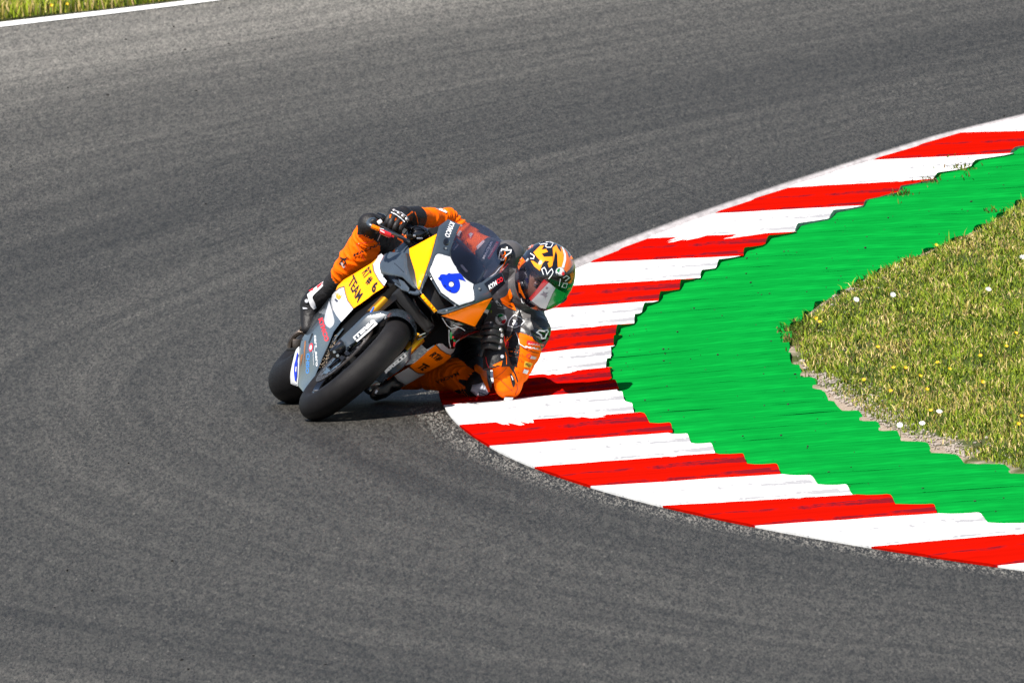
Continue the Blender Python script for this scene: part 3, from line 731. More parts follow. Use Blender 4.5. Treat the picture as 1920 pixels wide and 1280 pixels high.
def tyre(name, org, aF, aR, aU, Rm, half, rough_prof, parent, m):
    """tread crown + side walls in one closed ring, beads on the rim"""
    prof = []
    R_out = Rm + half * 0.95
    for i in range(17):
        t = -pi / 2 * 1.12 + pi * 1.12 * i / 16
        prof.append((Rm + half * 0.98 * cos(t), half * sin(t)))
    wr = Rm - half * 0.62
    prof += [(wr + .012, half * .86), (wr, half * .72), (wr, -half * .72), (wr + .012, -half * .86)]
    bm = bmesh.new(); lathe_bm(bm, prof, org, aR, aF, aU, 96)
    return finish(bm, name, m, parent, angle=40)
def wheel(org, aF, aR, aU, Rm, half, parent, disc_side, disc_r):
    wr = Rm - half * 0.62
    w = tyre('tyre', org, aF, aR, aU, Rm, half, None, parent, M_TYRE)
    bm = bmesh.new()
    lathe_bm(bm, [(wr + .006, half * .74), (wr - .004, half * .74), (wr - .022, half * .5), (wr - .03, 0), (wr - .022, -half * .5), (wr - .004, -half * .74), (wr + .006, -half * .74)], org, aR, aF, aU, 72, closed=True)
    rim = finish(bm, 'rim', M_BLKG, parent)
    for k in range(5):
        a = 2 * pi * k / 5 + .35; bm = bmesh.new(); d = aF * cos(a) + aU * sin(a); t = aR.cross(d)
        for s in (-1, 1):
            tube_bm(bm, [org + d * 0.03 + t * s * .012 + aR * s * .004, org + d * (wr - .02) + t * s * .030], [.013, .009], 8)
        finish(bm, 'spoke', M_BLKG, rim, sub=True)
    bm = bmesh.new(); tube_bm(bm, [org - aR * .055, org + aR * .055], [.034, .034], 16); finish(bm, 'hub', M_BLK, rim, sub=True)
    for s in disc_side:
        o = org + aR * s * (half + .008 if half < .07 else half * .75)
        bm = bmesh.new(); lathe_bm(bm, [(disc_r, .0026), (disc_r, -.0026), (disc_r - .036, -.0026), (disc_r - .036, .0026)], o, aR, aF, aU, 72)
        dk = finish(bm, 'brake_disc', M_DSTEEL, parent)
        bm = bmesh.new()
        for k in range(12):
            a = 2 * pi * k / 12; c = o + (aF * cos(a) + aU * sin(a)) * (disc_r - .04)
            tube_bm(bm, [c - aR * s * .004, c + aR * s * .006], .0075, 10)
        finish(bm, 'disc_button', M_STEEL, dk, sub=True, kind='stuff')
        bm = bmesh.new(); lathe_bm(bm, [(disc_r - .042, .004), (disc_r - .042, -.004), (disc_r - .072, -.004), (disc_r - .072, .004)], o, aR, aF, aU, 48)
        for k in range(6):
            a = 2 * pi * k / 6; tube_bm(bm, [o + (aF * cos(a) + aU * sin(a)) * .03, o + (aF * cos(a) + aU * sin(a)) * (disc_r - .06)], .007, 6)
        finish(bm, 'disc_carrier', M_BLKG, dk, sub=True)
        bm = bmesh.new()
        for k in range(48):
            a = 2 * pi * k / 48; c = o + (aF * cos(a) + aU * sin(a)) * (disc_r - .010 - .008 * (k % 3)); tube_bm(bm, [c + aR * s * .0022, c + aR * s * .0034], .003, 6)
        finish(bm, 'disc_hole', M_BLK, dk, sub=True, kind='stuff')
    return w
def wheel_part(name, fn, loc):
    return fn
fwheel = bike
wheel(FW, sF, sR, bU, 0.24, 0.060, bike, (-1, 1), 0.160)
RWC = _rc + bS * (0.225 * sin(LEAN)) + Vector((0, 0, 0.225 * cos(LEAN) + 0.092))
rwheel = wheel(RWC, bF, bR, bU, 0.225, 0.095, bike, (1,), 0.11)

# ---------------- fairing surfaces
nose = tps([(787, 546, .10), (808, 588, .13), (835, 590, .10), (805, 508, .05), (819, 438, -.14), (767, 467, -.13), (840, 411, -.30), (864, 420, -.30), (845, 480, -.09),
            (888, 533, -.06), (890, 563, .02), (861, 573, .07), (827, 549, .09), (940, 510, -.22), (948, 531, -.20), (923, 558, -.07), (890, 612, -.08), (860, 601, .04)])
POLY_YEL = [(819, 438.4), (767, 466.4), (768.6, 480), (777.6, 508.4), (782.8, 540), (785.8, 543.5), (808, 480)]
POLY_PL = [(815.8, 480), (820, 475.6), (832, 477.5), (844.5, 480.8), (849.3, 491.2), (861.3, 511.8), (876, 524.7), (888.4, 532), (887, 540), (889.3, 553), (889.3, 563), (861, 573), (827, 548.3), (805.3, 508.4)]
nf = patch('nose_fairing', [[(819.3, 438.4), (823, 424), (840.2, 411.2), (857, 418.5), (863.8, 420.2), (856, 437.8), (848.4, 455), (845, 465), (844.6, 481), (832, 477.6), (820, 475.4), (815.6, 480), (805, 508.4), (788.8, 549.6), (785.6, 544), (808.2, 480)],
             [(805, 508.4), (827, 548.7), (861.3, 573.2), (854, 574.3), (824.3, 551.6), (803, 516)],
             [(890, 563), (889, 553), (887, 540), (888, 532.4), (893, 532.4), (904.3, 528.5), (914, 521), (940.4, 510), (948, 530.7), (924, 554), (921.5, 557.8), (834.7, 590), (819.2, 586), (820, 582), (854.5, 573.5), (861.3, 573.3)]],
           nose, M_GREY, bike, crown=.006, crad=4, thick=.005)
patch('headlight_panel', POLY_YEL, nose, M_AMB_LIT, bike, off=.003, crown=.004, crad=3, thick=.008, label='amber nose panel on the rider\'s right')
plate = patch('number_plate', POLY_PL, nose, M_WHT, bike, off=.002, thick=.008, label='white front number plate with a blue 6')
decal('plate_border', stroke(POLY_PL, 1.0, True), nose, M_GREYD, plate, off=.0025, step=30)
patch('headlight_panel', [(923.2, 558.2), (834.7, 590), (827, 592), (860, 601.5), (890.6, 612.4)], nose, M_ORNG, bike, off=.002, crown=.004, crad=3, thick=.008, label='orange nose panel on the rider\'s left')
patch('panel_edge', [(923.4, 558), (926, 560), (907.7, 605), (902.6, 618.5), (890.6, 612.4)], lambda x, y: nose(x, y) - .012, M_BLKG, bike, thick=.01)
patch('air_intake', [(804, 515), (825, 549), (856, 573), (838, 580), (819.6, 583.5), (789, 549.5)], lambda x, y: nose(x, y) - .07, M_BLK, bike, thick=.03)
patch('intake_lip', [(793, 550.5), (788.2, 555.4), (813.7, 586.4), (820, 582.3)], nose, M_AMB_LIT, bike, off=.006, crown=.010, crad=4, thick=.02)
bm = bmesh.new()
for (x, y) in ((837.5, 582), (853, 572.5), (899, 541), (836, 465.5), (865, 423), (807.5, 517)):
    c = P(x, y, nose(x, y) + .001); tube_bm(bm, [c, c - FWD * .006], .0045, 10)
finish(bm, 'fairing_screw', M_STEEL, nf, sub=True, kind='stuff')
# number 6 (blue, black-shadowed), with its little crest
def six(off, grow):
    body = z12(790, 480, (350, 490), (385, 470), (395, 430), (430, 408), (490, 408), (545, 425), (575, 385), (610, 385), (630, 400), (810, 385), (850, 400), (900, 470), (965, 570), (900, 540), (800, 515), (830, 590), (835, 690),
               (800, 770), (740, 820), (660, 820), (560, 770), (470, 690), (425, 610), (410, 550), (360, 520))
    return body
sixp = six(0, 0)
decal('number', smooth_poly(sixp, 2, 75), lambda x, y: nose(x + .7, y - 1.2), M_INK, plate, off=.0035, step=6)
decal('number', smooth_poly([(x + 1.0, y - 1.2) for x, y in sixp], 2, 75), nose, M_BLUE, plate, off=.005, step=6)
decal('number_hole', [ring(846.6, 532.6, 5.3, 18)], nose, M_INK, plate, off=.006)
decal('number_hole', [ring(846.2, 533, 4.5, 18)], nose, M_LWHT, plate, off=.007)
decal('number_mark', [z12(790, 480, (490, 610), (545, 665), (530, 675), (495, 640)), z12(790, 480, (605, 735), (655, 755), (635, 772), (608, 755)), z12(790, 480, (385, 462), (450, 490), (440, 500), (390, 475))], nose, M_NAVY, plate, off=.006)
lettering('lettering', 'KYMCO', (844, 414.5), (833, 442.5), 10, nose, M_LWHT, nf, bold=.035, italic=.25, up=(9.5, 3.5), off=.004)
decal('sticker_edge', [z12(790, 480, (1370, 600), (1700, 370), (1750, 360), (1830, 590), (1560, 850), (1510, 790))], nose, M_BLKG, nf, off=.004)
lettering('lettering', 'KYM', (918, 543.5), (932.5, 533.5), 10, nose, M_LWHT, nf, bold=.05, up=(-2.6, -8.5), off=.0075)
lettering('lettering', 'CO', (932.8, 533), (944, 526.5), 10, nose, M_LRED, nf, bold=.05, up=(-2.6, -8.5), off=.0075)
patch('mirror_blank', [ring(837.5, 453, 7.0, 14, 1.25, .5)], nose, M_BLKG, bike, off=.010, crown=.012, crad=7, thick=.012)
patch('mirror_blank', [ring(834, 465.5, 3.2, 12)], nose, M_GREYD, bike, off=.004, crown=.003, crad=3)
patch('mirror_blank', [ring(900.5, 542.5, 3.2, 12)], nose, M_GREYD, bike, off=.004, crown=.003, crad=3)

# right shoulder of the fairing with its scoop
wing = tps([(712, 500, -.26), (715, 512, -.24), (720, 477, -.30), (741, 475, -.24), (763, 484, -.13), (764, 499, -.09), (779, 536, .04), (786, 546, .08), (745, 518, -.09), (728, 516, -.17), (766, 531, -.01), (742, 498, -.16)])
sw = patch('fairing_shoulder', [(720, 477), (730, 472), (741, 473), (760, 474), (763, 484), (764, 499), (769, 516), (779.4, 535.9), (785.4, 543.6), (776, 540), (765, 530), (755.3, 520.5), (745, 517.8), (727.8, 515.7), (715, 513.5), (712, 502.3), (712.3, 493)],
           wing, M_GREY, bike, crown=.012, crad=6, thick=.008)
patch('fairing_shoulder', [(740.3, 466), (757, 454), (764, 460), (768, 467), (767, 476), (760, 475), (741, 474)], lambda x, y: wing(x, y) - .03, M_GREY, bike, crown=.008, crad=5)
patch('scoop_lip', smooth_poly([(785.4, 543.6), (787.4, 551.3), (782.8, 554), (774, 553), (765.6, 549), (768, 545.5), (778, 546.5), (781.5, 543)]), wing, M_GREY, bike, off=.012, crown=.012, crad=4, thick=.02)
patch('scoop_vane', [(746.7, 522), (757.9, 528), (767.3, 540), (766, 548), (753.6, 544), (739.4, 533), (741, 530.5), (751.9, 537.6)], lambda x, y: wing(x, y) - .03, M_GREY, bike, crown=.008, crad=4)
patch('scoop_vane', [(735, 524), (746, 521), (752, 537), (740, 530)], lambda x, y: wing(x, y) - .05, M_GREYD, bike, crown=.006, crad=4)
patch('scoop_cavity', [(719, 514), (745, 516), (770, 530), (783, 545), (780, 551), (762, 550), (735, 540), (720, 535)], lambda x, y: wing(x, y) - .10, M_BLK, bike, thick=.02)
decal('crease', stroke([(739, 493), (747, 500), (757, 510)], 1.6), wing, M_GREYD, sw, off=.002)
patch('headlight_gap', [(763, 474), (767, 476), (768.8, 480), (777.6, 508.4), (782.8, 540), (785.8, 543.5), (779, 536), (769, 516), (764, 499), (763, 484)], lambda x, y: nose(x, y) - .03, M_BLK, bike, thick=.01)

# right flank
flank = tps([(639, 603, -.28), (618, 640, -.30), (593, 699, -.33), (568, 733, -.38), (559, 722, -.62), (561, 660, -.76), (572, 626, -.85), (590, 591, -.85), (620, 558, -.74), (628, 590, -.48), (700, 551, -.21), (690, 559, -.22), (719, 537, -.2), (707, 484, -.38),
             (696, 494, -.46), (662, 578, -.24), (632, 537, -.66), (645, 524, -.66), (665, 512, -.58), (645, 560, -.42), (600, 650, -.46), (580, 700, -.48)])
POLY_RY = [(696, 493.4), (707.6, 483.4), (708.5, 485), (698.8, 495.5), (700.3, 507.5), (709.8, 524.7), (719.6, 536.3), (718.4, 539.3), (700.3, 550.5), (690, 559), (676, 569), (662.6, 578), (651.4, 563), (646.5, 548), (645, 536.8), (636, 539.8), (629, 545.9), (632.5, 536.4), (644.5, 524.4), (665, 512.3)]
ry = patch('side_panel', POLY_RY, flank, M_AMB_LIT, bike, off=.001, crown=.008, crad=5, thick=.006, label='amber upper side panel on the rider\'s right')
ws = patch('side_stripe', [(698.6, 495.5), (707.6, 483), (708.5, 480), (715, 475.4), (719.3, 480), (718, 485), (716.6, 492), (712, 493.8), (712.3, 504), (720, 520.4), (725.2, 526.8), (720, 536), (709.8, 524.7), (700.3, 507.5)], flank, M_WHT, bike, crown=.005, crad=4)
wl = patch('side_stripe', [(629, 545.9), (636, 539.8), (645, 537), (647, 548.4), (651.4, 563), (662.5, 578.5), (652, 590), (643.7, 599), (639.8, 603.3), (630.3, 591), (623, 577.6), (620.4, 564), (623, 552.7)], flank, M_WHT, bike, crown=.005, crad=4)
decal('pinstripe', stroke([(698.6, 495.5), (700.3, 507.5), (709.8, 524.7), (719.8, 536.5)], 1.3) + stroke([(629, 545.9), (636, 539.8), (645, 537), (647, 548.4), (651.4, 563), (662.5, 578.5)], 1.3), flank, M_NAVY, ry, off=.0025, step=20)
lf = patch('lower_fairing', [(620.4, 557), (612, 566), (600, 580), (590, 591), (584.4, 600), (578.4, 617.5), (571.5, 626), (565.5, 636.4), (562, 650), (561, 680), (559.5, 710), (558.7, 722.6), (568.2, 733.8), (588, 710.6), (593, 699), (605, 669), (617, 643.3), (618.7, 639), (625.6, 621.8), (639.4, 603.3), (630.3, 591), (623, 577.6), (620.4, 564)],
           flank, M_GREY, bike, crown=.012, crad=5)
# words on the flank
lettering('lettering', 'RT', (678.2, 512.4), (683, 524), 12, flank, M_INK, ry, bold=.03, up=(14, -13.5), off=.003)
lettering('lettering', '#', (684.5, 530.0), (690, 536.6), 12, flank, M_INK, ry, bold=.05, up=(9.5, -14.5), off=.003)
lettering('lettering', '6', (695, 544.5), (701.5, 550.5), 12, flank, M_INK, ry, bold=.05, up=(8.5, -20), off=.003)
lettering('lettering', 'TEAM', (652, 531.5), (670.2, 568.5), 12, flank, M_INK, ry, bold=.03, up=(10.5, -18), off=.003)
decal('emblem', [z12(550, 490, (920, 680), (935, 680), (950, 760), (960, 690), (985, 690), (985, 770), (1010, 710), (1030, 760), (1100, 675), (1045, 760), (1040, 790), (990, 840), (940, 800)), ], flank, M_AMB_LIT, wl, off=.003)
decal('emblem', [z12(550, 490, (895, 830), (920, 810), (980, 860), (950, 895))], flank, M_NAVY, wl, off=.003)
# silver drop emblem on the grey fairing
decal('emblem', smooth_poly(z12(550, 590, (780, -300), (830, -150), (870, 0), (900, 130), (880, 230), (800, 295), (710, 240), (670, 130), (690, 0), (740, -170)), 1), flank, M_SILV, lf, off=.003)
decal('emblem', smooth_poly(z12(550, 590, (790, -220), (840, 30), (870, 130), (850, 210), (795, 245), (745, 180), (740, 100), (750, -50)), 1), flank, M_LWHT, lf, off=.005)
lettering('lettering', 'KYMCO', (596.5, 598), (609, 641), 9, flank, M_LRED, lf, bold=.05, up=(8.5, -3.2), off=.003)
lettering('lettering', 'cart_aero', (588, 628.5), (591.5, 687), 5, flank, M_LWHT, lf, bold=.03, up=(5.2, -.8), off=.003)
lettering('lettering', 'performance', (585.8, 657), (587, 684), 2, flank, M_LWHT, lf, bold=.02, up=(2, -.1), off=.003)
lettering('lettering', 'CHISO', (574.5, 662), (573, 700), 7, flank, M_LBLUE, lf, bold=.04, up=(6.5, .2), off=.003)
decal('emblem', [ring(583, 651, 8.2, 18, .45, 1.75)], flank, M_LRED, lf, off=.003)
decal('emblem', [ring(582.6, 651.2, 4.6, 14, .45, 1.75)], flank, M_LWHT, lf, off=.005)
decal('vent_slot', [z12(550, 590, (395, 410), (425, 395), (430, 430), (345, 630), (325, 600))], flank, M_BLK, lf, off=.003)
decal('scrape', [z12(550, 590, (245, 570), (275, 560), (250, 900), (235, 1100), (225, 800)), z12(550, 590, (170, 870), (210, 850), (190, 1000), (155, 1130), (150, 960))], flank, M_RUST, lf, off=.003)
patch('fairing_edge', [z12(550, 590, (1070, 290), (1100, 300), (830, 660), (560, 1160), (490, 1270), (800, 570))], lambda x, y: flank(x, y) - .05, M_GREYD, bike, crown=.004, crad=4)
patch('fairing_edge', [(600, 580), (612, 565), (618, 556), (609, 575), (596, 602), (584, 616), (580, 612), (590, 592)], lambda x, y: flank(x, y) + .006, M_GREYD, bike, crown=.004, crad=4)
# belly number board, low and behind
belly = lambda x, y: -.86 + .004 * (x - 545)
nb = patch('belly_plate', smooth_poly([(561, 649), (555, 655), (552, 664), (547, 685), (543.7, 703), (545, 719), (551, 722), (557.9, 723.5), (560, 700), (561.3, 680)], 1), belly, M_WHT, bike, crown=.01, crad=5, thick=.01)
decal('number', [z12(550, 590, (80, 820), (105, 835), (85, 990), (90, 1050), (75, 1300), (60, 1450), (30, 1430), (10, 1250), (20, 1080), (45, 1000))], belly, M_BLUE, nb, off=.004)
decal('number_hole', [z12(550, 590, (50, 1130), (70, 1130), (60, 1240), (40, 1240))], belly, M_LWHT, nb, off=.006)

# ---------------- front mudguard
mg = tps([(694, 585, .03), (733, 586, .05), (733, 593, .06), (649, 659, .05), (636, 638, .02), (668, 607, .03), (690, 622, .06), (750, 589, .05), (765, 597, .04), (755, 600, .06), (775, 606, .02), (782, 627, -.03), (769, 613, .03)])
mu = patch('front_mudguard', smooth_poly([(694, 585), (715, 582.5), (733, 585), (750, 588.8), (764.5, 596.7), (774.8, 605.5), (780.8, 619), (783, 628.5), (776, 623), (768.7, 613.6), (755, 600.6), (743, 594.6), (732, 593.6), (717, 603), (709.8, 607.5), (690, 623), (669.4, 640), (648.8, 659.6), (645.6, 648), (640.5, 641.5), (636, 638), (642.8, 631.2), (667.7, 607.2), (684, 590)], 1, 60),
           mg, M_GREY, bike, crown=.012, crad=5, thick=.006)
lettering('lettering', 'PIRELLI', (697, 600), (661.5, 632), 7, mg, M_LWHT, mu, bold=.06, up=(4.3, 5.4), off=.004)
decal('lettering', [[(702.5, 607.2), (708, 606.8), (669.9, 640.7), (667, 638.8)], [(697.6, 600.4), (700.8, 599.5), (708, 606.8), (703.8, 608.0)]], mg, M_LWHT, mu, off=.0035)
mgl = tps([(773, 648, .02), (771, 672, -.01), (753, 691, .0), (736, 706, .0), (703, 713.5, .02), (720, 693.5, .05), (740, 677, .05), (760, 660, .05)])
ml = patch('front_mudguard', [(773, 648.4), (770.5, 663), (771.3, 672.5), (753.3, 691.4), (743, 699), (728, 707), (713.6, 717.8), (703.3, 713.5), (720.5, 693.5), (740, 677), (760, 660.5)], mgl, M_GREY, bike, crown=.008, crad=5, label='mudguard blade on the rider\'s left')
lettering('lettering', 'IRELLI', (728.5, 695.5), (763, 667.5), 6, mgl, M_LWHT, ml, bold=.06, up=(-3.2, -4.6), off=.004)
decal('lettering', Several([[z12(700, 590, (235, 1215), (290, 1170), (330, 1215), (285, 1280), (270, 1280))], stroke([(727, 689.5), (760, 661.5)], 1.1), stroke([(730, 684), (757, 660.5)], .8)]), mgl, M_LWHT, ml, off=.004, step=30)
patch('mudguard_slot', [ring(747.5, 688, 5.0, 14, .8, -1), ring(732, 702, 5, 14, .8, -1)], mgl, M_BLK, ml, sub=True, off=.003, thick=.002)
# the hoop of the guard over the tyre: a real shell round the wheel
bm = bmesh.new(); rows = []
for i in range(25):
    ph = radians(66 + 91 * i / 24); rad = sF * cos(ph) + bU * sin(ph); row = []
    for j in range(13):
        t = radians(-88 + 176 * j / 12); hw = .080
        row.append(bm.verts.new(FW + rad * (.24 + .079 * cos(t)) + sR * hw * sin(t)))
    rows.append(row)
for i in range(24):
    for j in range(12): bm.faces.new((rows[i][j], rows[i + 1][j], rows[i + 1][j + 1], rows[i][j + 1]))
bmesh.ops.solidify(bm, geom=bm.faces[:], thickness=-.004); bmesh.ops.recalc_face_normals(bm, faces=bm.faces[:])
finish(bm, 'mudguard_hoop', M_GREY, bike)

# ---------------- fork, calipers
for s in (1, -1):
    a = FW + sR * s * .105; top = FW - bF * .30 + sR * s * .105 + bU * .66
    bm = bmesh.new(); tube_bm(bm, [a + (top - a) * .30, a + (top - a) * .43], .0275, 18); finish(bm, 'fork_tube', M_GOLD, bike)
    bm = bmesh.new(); tube_bm(bm, [a + (top - a) * .43, a + (top - a) * .98], .0285, 18); finish(bm, 'fork_tube', M_FORK_SHADE, bike)  # upper tube near black: the fairing's shadow is painted into its colour
    bm = bmesh.new(); tube_bm(bm, [a - (top - a) * .05, a + (top - a) * .04, a + (top - a) * .31], [.022, .026, .023], 14); box_bm(bm, a, (sF, sR, bU), (.06, .035, .06), .01); finish(bm, 'fork_foot', M_BLKG, bike)
def caliper(px, py, dep, sx, sy, ang, parent=bike):
    c = P(px, py, dep); ax = CX * cos(ang) + CY * sin(ang); ay = -CX * sin(ang) + CY * cos(ang)
    bm = bmesh.new(); box_bm(bm, c, (ax, ay, -FWD), (sx, sy, .10), .010); o = finish(bm, 'brake_caliper', M_BRNZ, parent)
    bm = bmesh.new(); box_bm(bm, c + ax * sx * .1 - FWD * .045, (ax, ay, -FWD), (sx * .8, sy * .55, .03), .008); finish(bm, 'caliper_bridge', M_BRNZ, o, sub=True)
    return o
cl = caliper(635, 653, -.02, .050, .042, radians(40))
bm = bmesh.new()
for (x, y) in ((626.8, 659.6), (633, 666.5)):
    c = P(x, y, .05); tube_bm(bm, [c, c - FWD * .012], .0062, 12)
finish(bm, 'caliper_bolt', M_STEEL, cl, sub=True, kind='stuff')
cl2 = caliper(697, 728, -.06, .055, .045, radians(-40))
bm = bmesh.new()
for (x, y) in ((689.6, 727.4), (695.5, 734)):
    c = P(x, y, .0); lathe_bm(bm, [(.0060, .003), (.0060, -.003), (.0036, -.003), (.0036, .003)], c, -FWD, CX, CY, 14)
finish(bm, 'caliper_bolt', mat('pale_blue_bolt', (.35, .45, .7), .3), cl2, sub=True, kind='stuff')
decal('caliper_label', [[(702, 736), (706, 730), (709, 733), (705, 738)]], lambda x, y: .0, M_LWHT, cl2, off=.002)

# ---------------- left flank
left = tps([(768, 686, -.24), (817, 646, -.22), (844, 667, -.42), (804, 695, -.42), (739, 704, -.28), (787, 706, -.48), (761, 721, -.42), (853, 652, -.40), (830, 644, -.25), (805, 672, -.27)])
lo_ = patch('side_panel', [(817.3, 646), (801.4, 658.3), (796.2, 664), (782, 676), (768.7, 686.2), (776, 693.5), (786, 700.5), (793, 700), (804, 696), (830.6, 682), (846, 669), (844.4, 665), (838, 663), (826, 655)], left, M_ORNG, bike, crown=.008, crad=5, label='orange side panel on the rider\'s left')
patch('side_stripe', [(818.3, 645.9), (822.9, 643.7), (829.8, 644), (835, 649), (841, 653.6), (849.5, 654.5), (853.8, 651.9), (850.4, 659.6), (844.4, 665), (837.5, 663.3), (825.5, 655.3)], left, M_SILV, bike, off=.001, crown=.006, crad=4)
patch('side_stripe', [(766, 688.6), (752, 697), (739.4, 704.5), (747, 713.5), (761.7, 721.2), (775, 714), (786.6, 707), (798, 700.6), (793, 701), (784, 700), (774, 694.5)], left, M_SILV, bike, off=.001, crown=.006, crad=4)
decal('pinstripe', stroke([(766.5, 687.5), (775, 694.3), (785, 700.5), (796, 700)], 1.4) + stroke([(818, 646.5), (826, 655.5), (838, 663.2), (844, 665)], 1.3), left, M_INK, lo_, off=.003, step=20)
lettering('lettering', 'RT#', (803, 668), (821, 678), 8, left, M_INK, lo_, bold=.05, up=(12.5, -8.5), off=.003)
lettering('lettering', 'TE', (780.8, 688.8), (792.5, 695), 8, left, M_INK, lo_, bold=.05, up=(14, -8.5), off=.003)
patch('belly_pan', [(739, 704.5), (747, 713.8), (761.7, 721.5), (748, 729), (736, 729.5), (731, 741), (716, 744), (700, 742), (706, 722), (722, 716)], lambda x, y: -.34 - .001 * (x - 720), M_BLK, bike, crown=.015, crad=6, thick=.02)
cheek = tps([(827, 592, .03), (860, 601, .02), (890, 612, -.08), (902, 620, -.13), (872, 632, -.10), (854, 651, -.16), (841, 650, -.12), (842, 629, -.02), (838, 611, .01)])
ck = patch('fairing_cheek', smooth_poly([(826, 591.5), (860, 601), (890.6, 612), (902, 619.8), (886, 626), (872, 632), (856, 643), (853.8, 651.5), (847, 654), (841, 650.5), (842, 629), (837.5, 611)], 1, 50), cheek, M_BLKG, bike, off=-.004, crown=.014, crad=6)
decal('cheek_line', stroke([(829, 596), (838, 610), (846, 616), (858, 613), (866, 615)], 1.2) + stroke([(842, 618), (842, 640), (845, 652)], 1.3) + stroke([(850, 609), (866, 615.5), (872, 620)], 1.1), cheek, M_SILV, ck, off=.002, step=20)
decal('sponsor_mark', [[(844, 622), (847, 623), (849, 634), (845, 637), (843, 630)], [(850, 635), (854, 638), (854, 641), (850, 640)]], cheek, M_LGRN, ck, off=.002)
decal('sponsor_mark', [ring(849.5, 632, 2.1, 10), [(850.5, 641), (854.5, 641), (852, 650), (849.5, 649)]], cheek, M_LRED, ck, off=.003)

# ---------------- dark heart of the machine
core = mat('engine_black', (0.005, 0.005, 0.0055), 0.6, spec=.1)
AX = (bF, bR, bU)
bm = bmesh.new(); box_bm(bm, Bk(-.33, 0, .22), AX, (.05, .26, .34), .01); rad = finish(bm, 'radiator', core, bike)
bm = bmesh.new()
for k in range(22): box_bm(bm, Bk(-.302, 0, .07 + .014 * k), AX, (.006, .23, .003))
finish(bm, 'radiator_fin', M_DSTEEL, rad, sub=True, kind='stuff')
bm = bmesh.new(); box_bm(bm, Bk(-.68, .0, .20), AX, (.56, .24, .22), .04); box_bm(bm, Bk(-.66, -.02, .04), AX, (.46, .12, .20), .03); finish(bm, 'engine', core, bike)
bm = bmesh.new(); box_bm(bm, Bk(-.62, 0, .44), AX, (.62, .28, .30), .06); finish(bm, 'fuel_tank', M_GREY, bike)
bm = bmesh.new(); box_bm(bm, Bk(-1.2, .02, .50), AX, (.55, .26, .10), .03); finish(bm, 'seat', M_BLK, bike)
bm = bmesh.new(); box_bm(bm, Bk(-1.62, .02, .56), AX, (.40, .16, .12), .04); finish(bm, 'tail_fairing', M_ORNG, bike)
for s in (1, -1):
    bm = bmesh.new(); tube_bm(bm, [Bk(-.85, s * .12, .06), Bk(-1.1, s * .13, .05), RWC + bR * s * .12], [.035, .03, .026], 10); finish(bm, 'swingarm', M_BLK, bike)
bm = bmesh.new(); tube_bm(bm, curve_pts([Bk(-.45, -.1, .05), Bk(-.5, -.08, -.10), Bk(-.85, -.04, -.13), Bk(-1.15, -.13, -.02), Bk(-1.4, -.16, .12)]), .035, 12); finish(bm, 'exhaust', M_DSTEEL, bike)
bm = bmesh.new(); box_bm(bm, Bk(-.13, 0, .34), AX, (.10, .22, .05), .01); finish(bm, 'triple_clamp', M_BLK, bike)
# under-nose ducts seen past the forks
patch('under_tray', [(722, 560), (740, 545), (772, 552), (790, 552), (818, 590), (838, 612), (842, 645), (820, 643), (800, 655), (784, 640), (776, 606), (760, 592), (735, 583), (705, 578)], lambda x, y: -.24, core, bike, thick=.02)
patch('inner_panel', [(719, 537), (735, 545), (745, 560), (715, 585), (690, 590), (668, 612), (640, 640), (600, 700), (576, 738), (570, 734), (617, 643), (640, 603), (662, 579), (690, 560)], lambda x, y: flank(x, y) - .09, core, bike, thick=.02)
bm = bmesh.new()
for pts_, r_ in (([(690, 588, -.1), (704, 574, -.12), (722, 566, -.15), (742, 552, -.2)], .0035), ([(775, 560, -.05), (785, 580, -.05), (800, 598, -.08)], .004), ([(690, 597, -.05), (700, 590, -.06), (703, 573, -.12)], .004), ([(782, 636, -.03), (800, 628, -.06), (812, 612, -.1)], .004)):
    tube_bm(bm, curve_pts([P(*q) for q in pts_]), r_, 8)
finish(bm, 'brake_hose', M_BLKG, bike, kind='stuff')
bm = bmesh.new(); tube_bm(bm, curve_pts([P(687, 597, -.02), P(694, 588, -.03), P(701, 576, -.05)]), .0045, 8); finish(bm, 'brake_hose', mat('blue_hose', (.03, .15, .6), .35), bike, label='blue hose beside the right fork tube')
bm = bmesh.new()
for i in range(80):
    t = random.random(); c = P(603 + 32 * t + random.uniform(-5, 5), 690 - 60 * t + random.uniform(-6, 6), -.27); box_bm(bm, c, (CX, CY, FWD), (.004, .003, .004))
finish(bm, 'radiator_mesh', mat('golden_mesh', (.55, .42, .30), .4, metal=.6), rad, sub=True, kind='stuff')  # golden speckle of the radiator mesh
bm = bmesh.new(); box_bm(bm, P(800, 571, -.02), (CX * .68 - CY * .73, CX * .73 + CY * .68, FWD), (.10, .010, .02), .004); finish(bm, 'duct_rib', M_BLKG, bike)
bm = bmesh.new(); tube_bm(bm, [P(785, 629, .0), P(797, 624, -.02)], .003, 8); finish(bm, 'duct_rib', M_STEEL, bike)

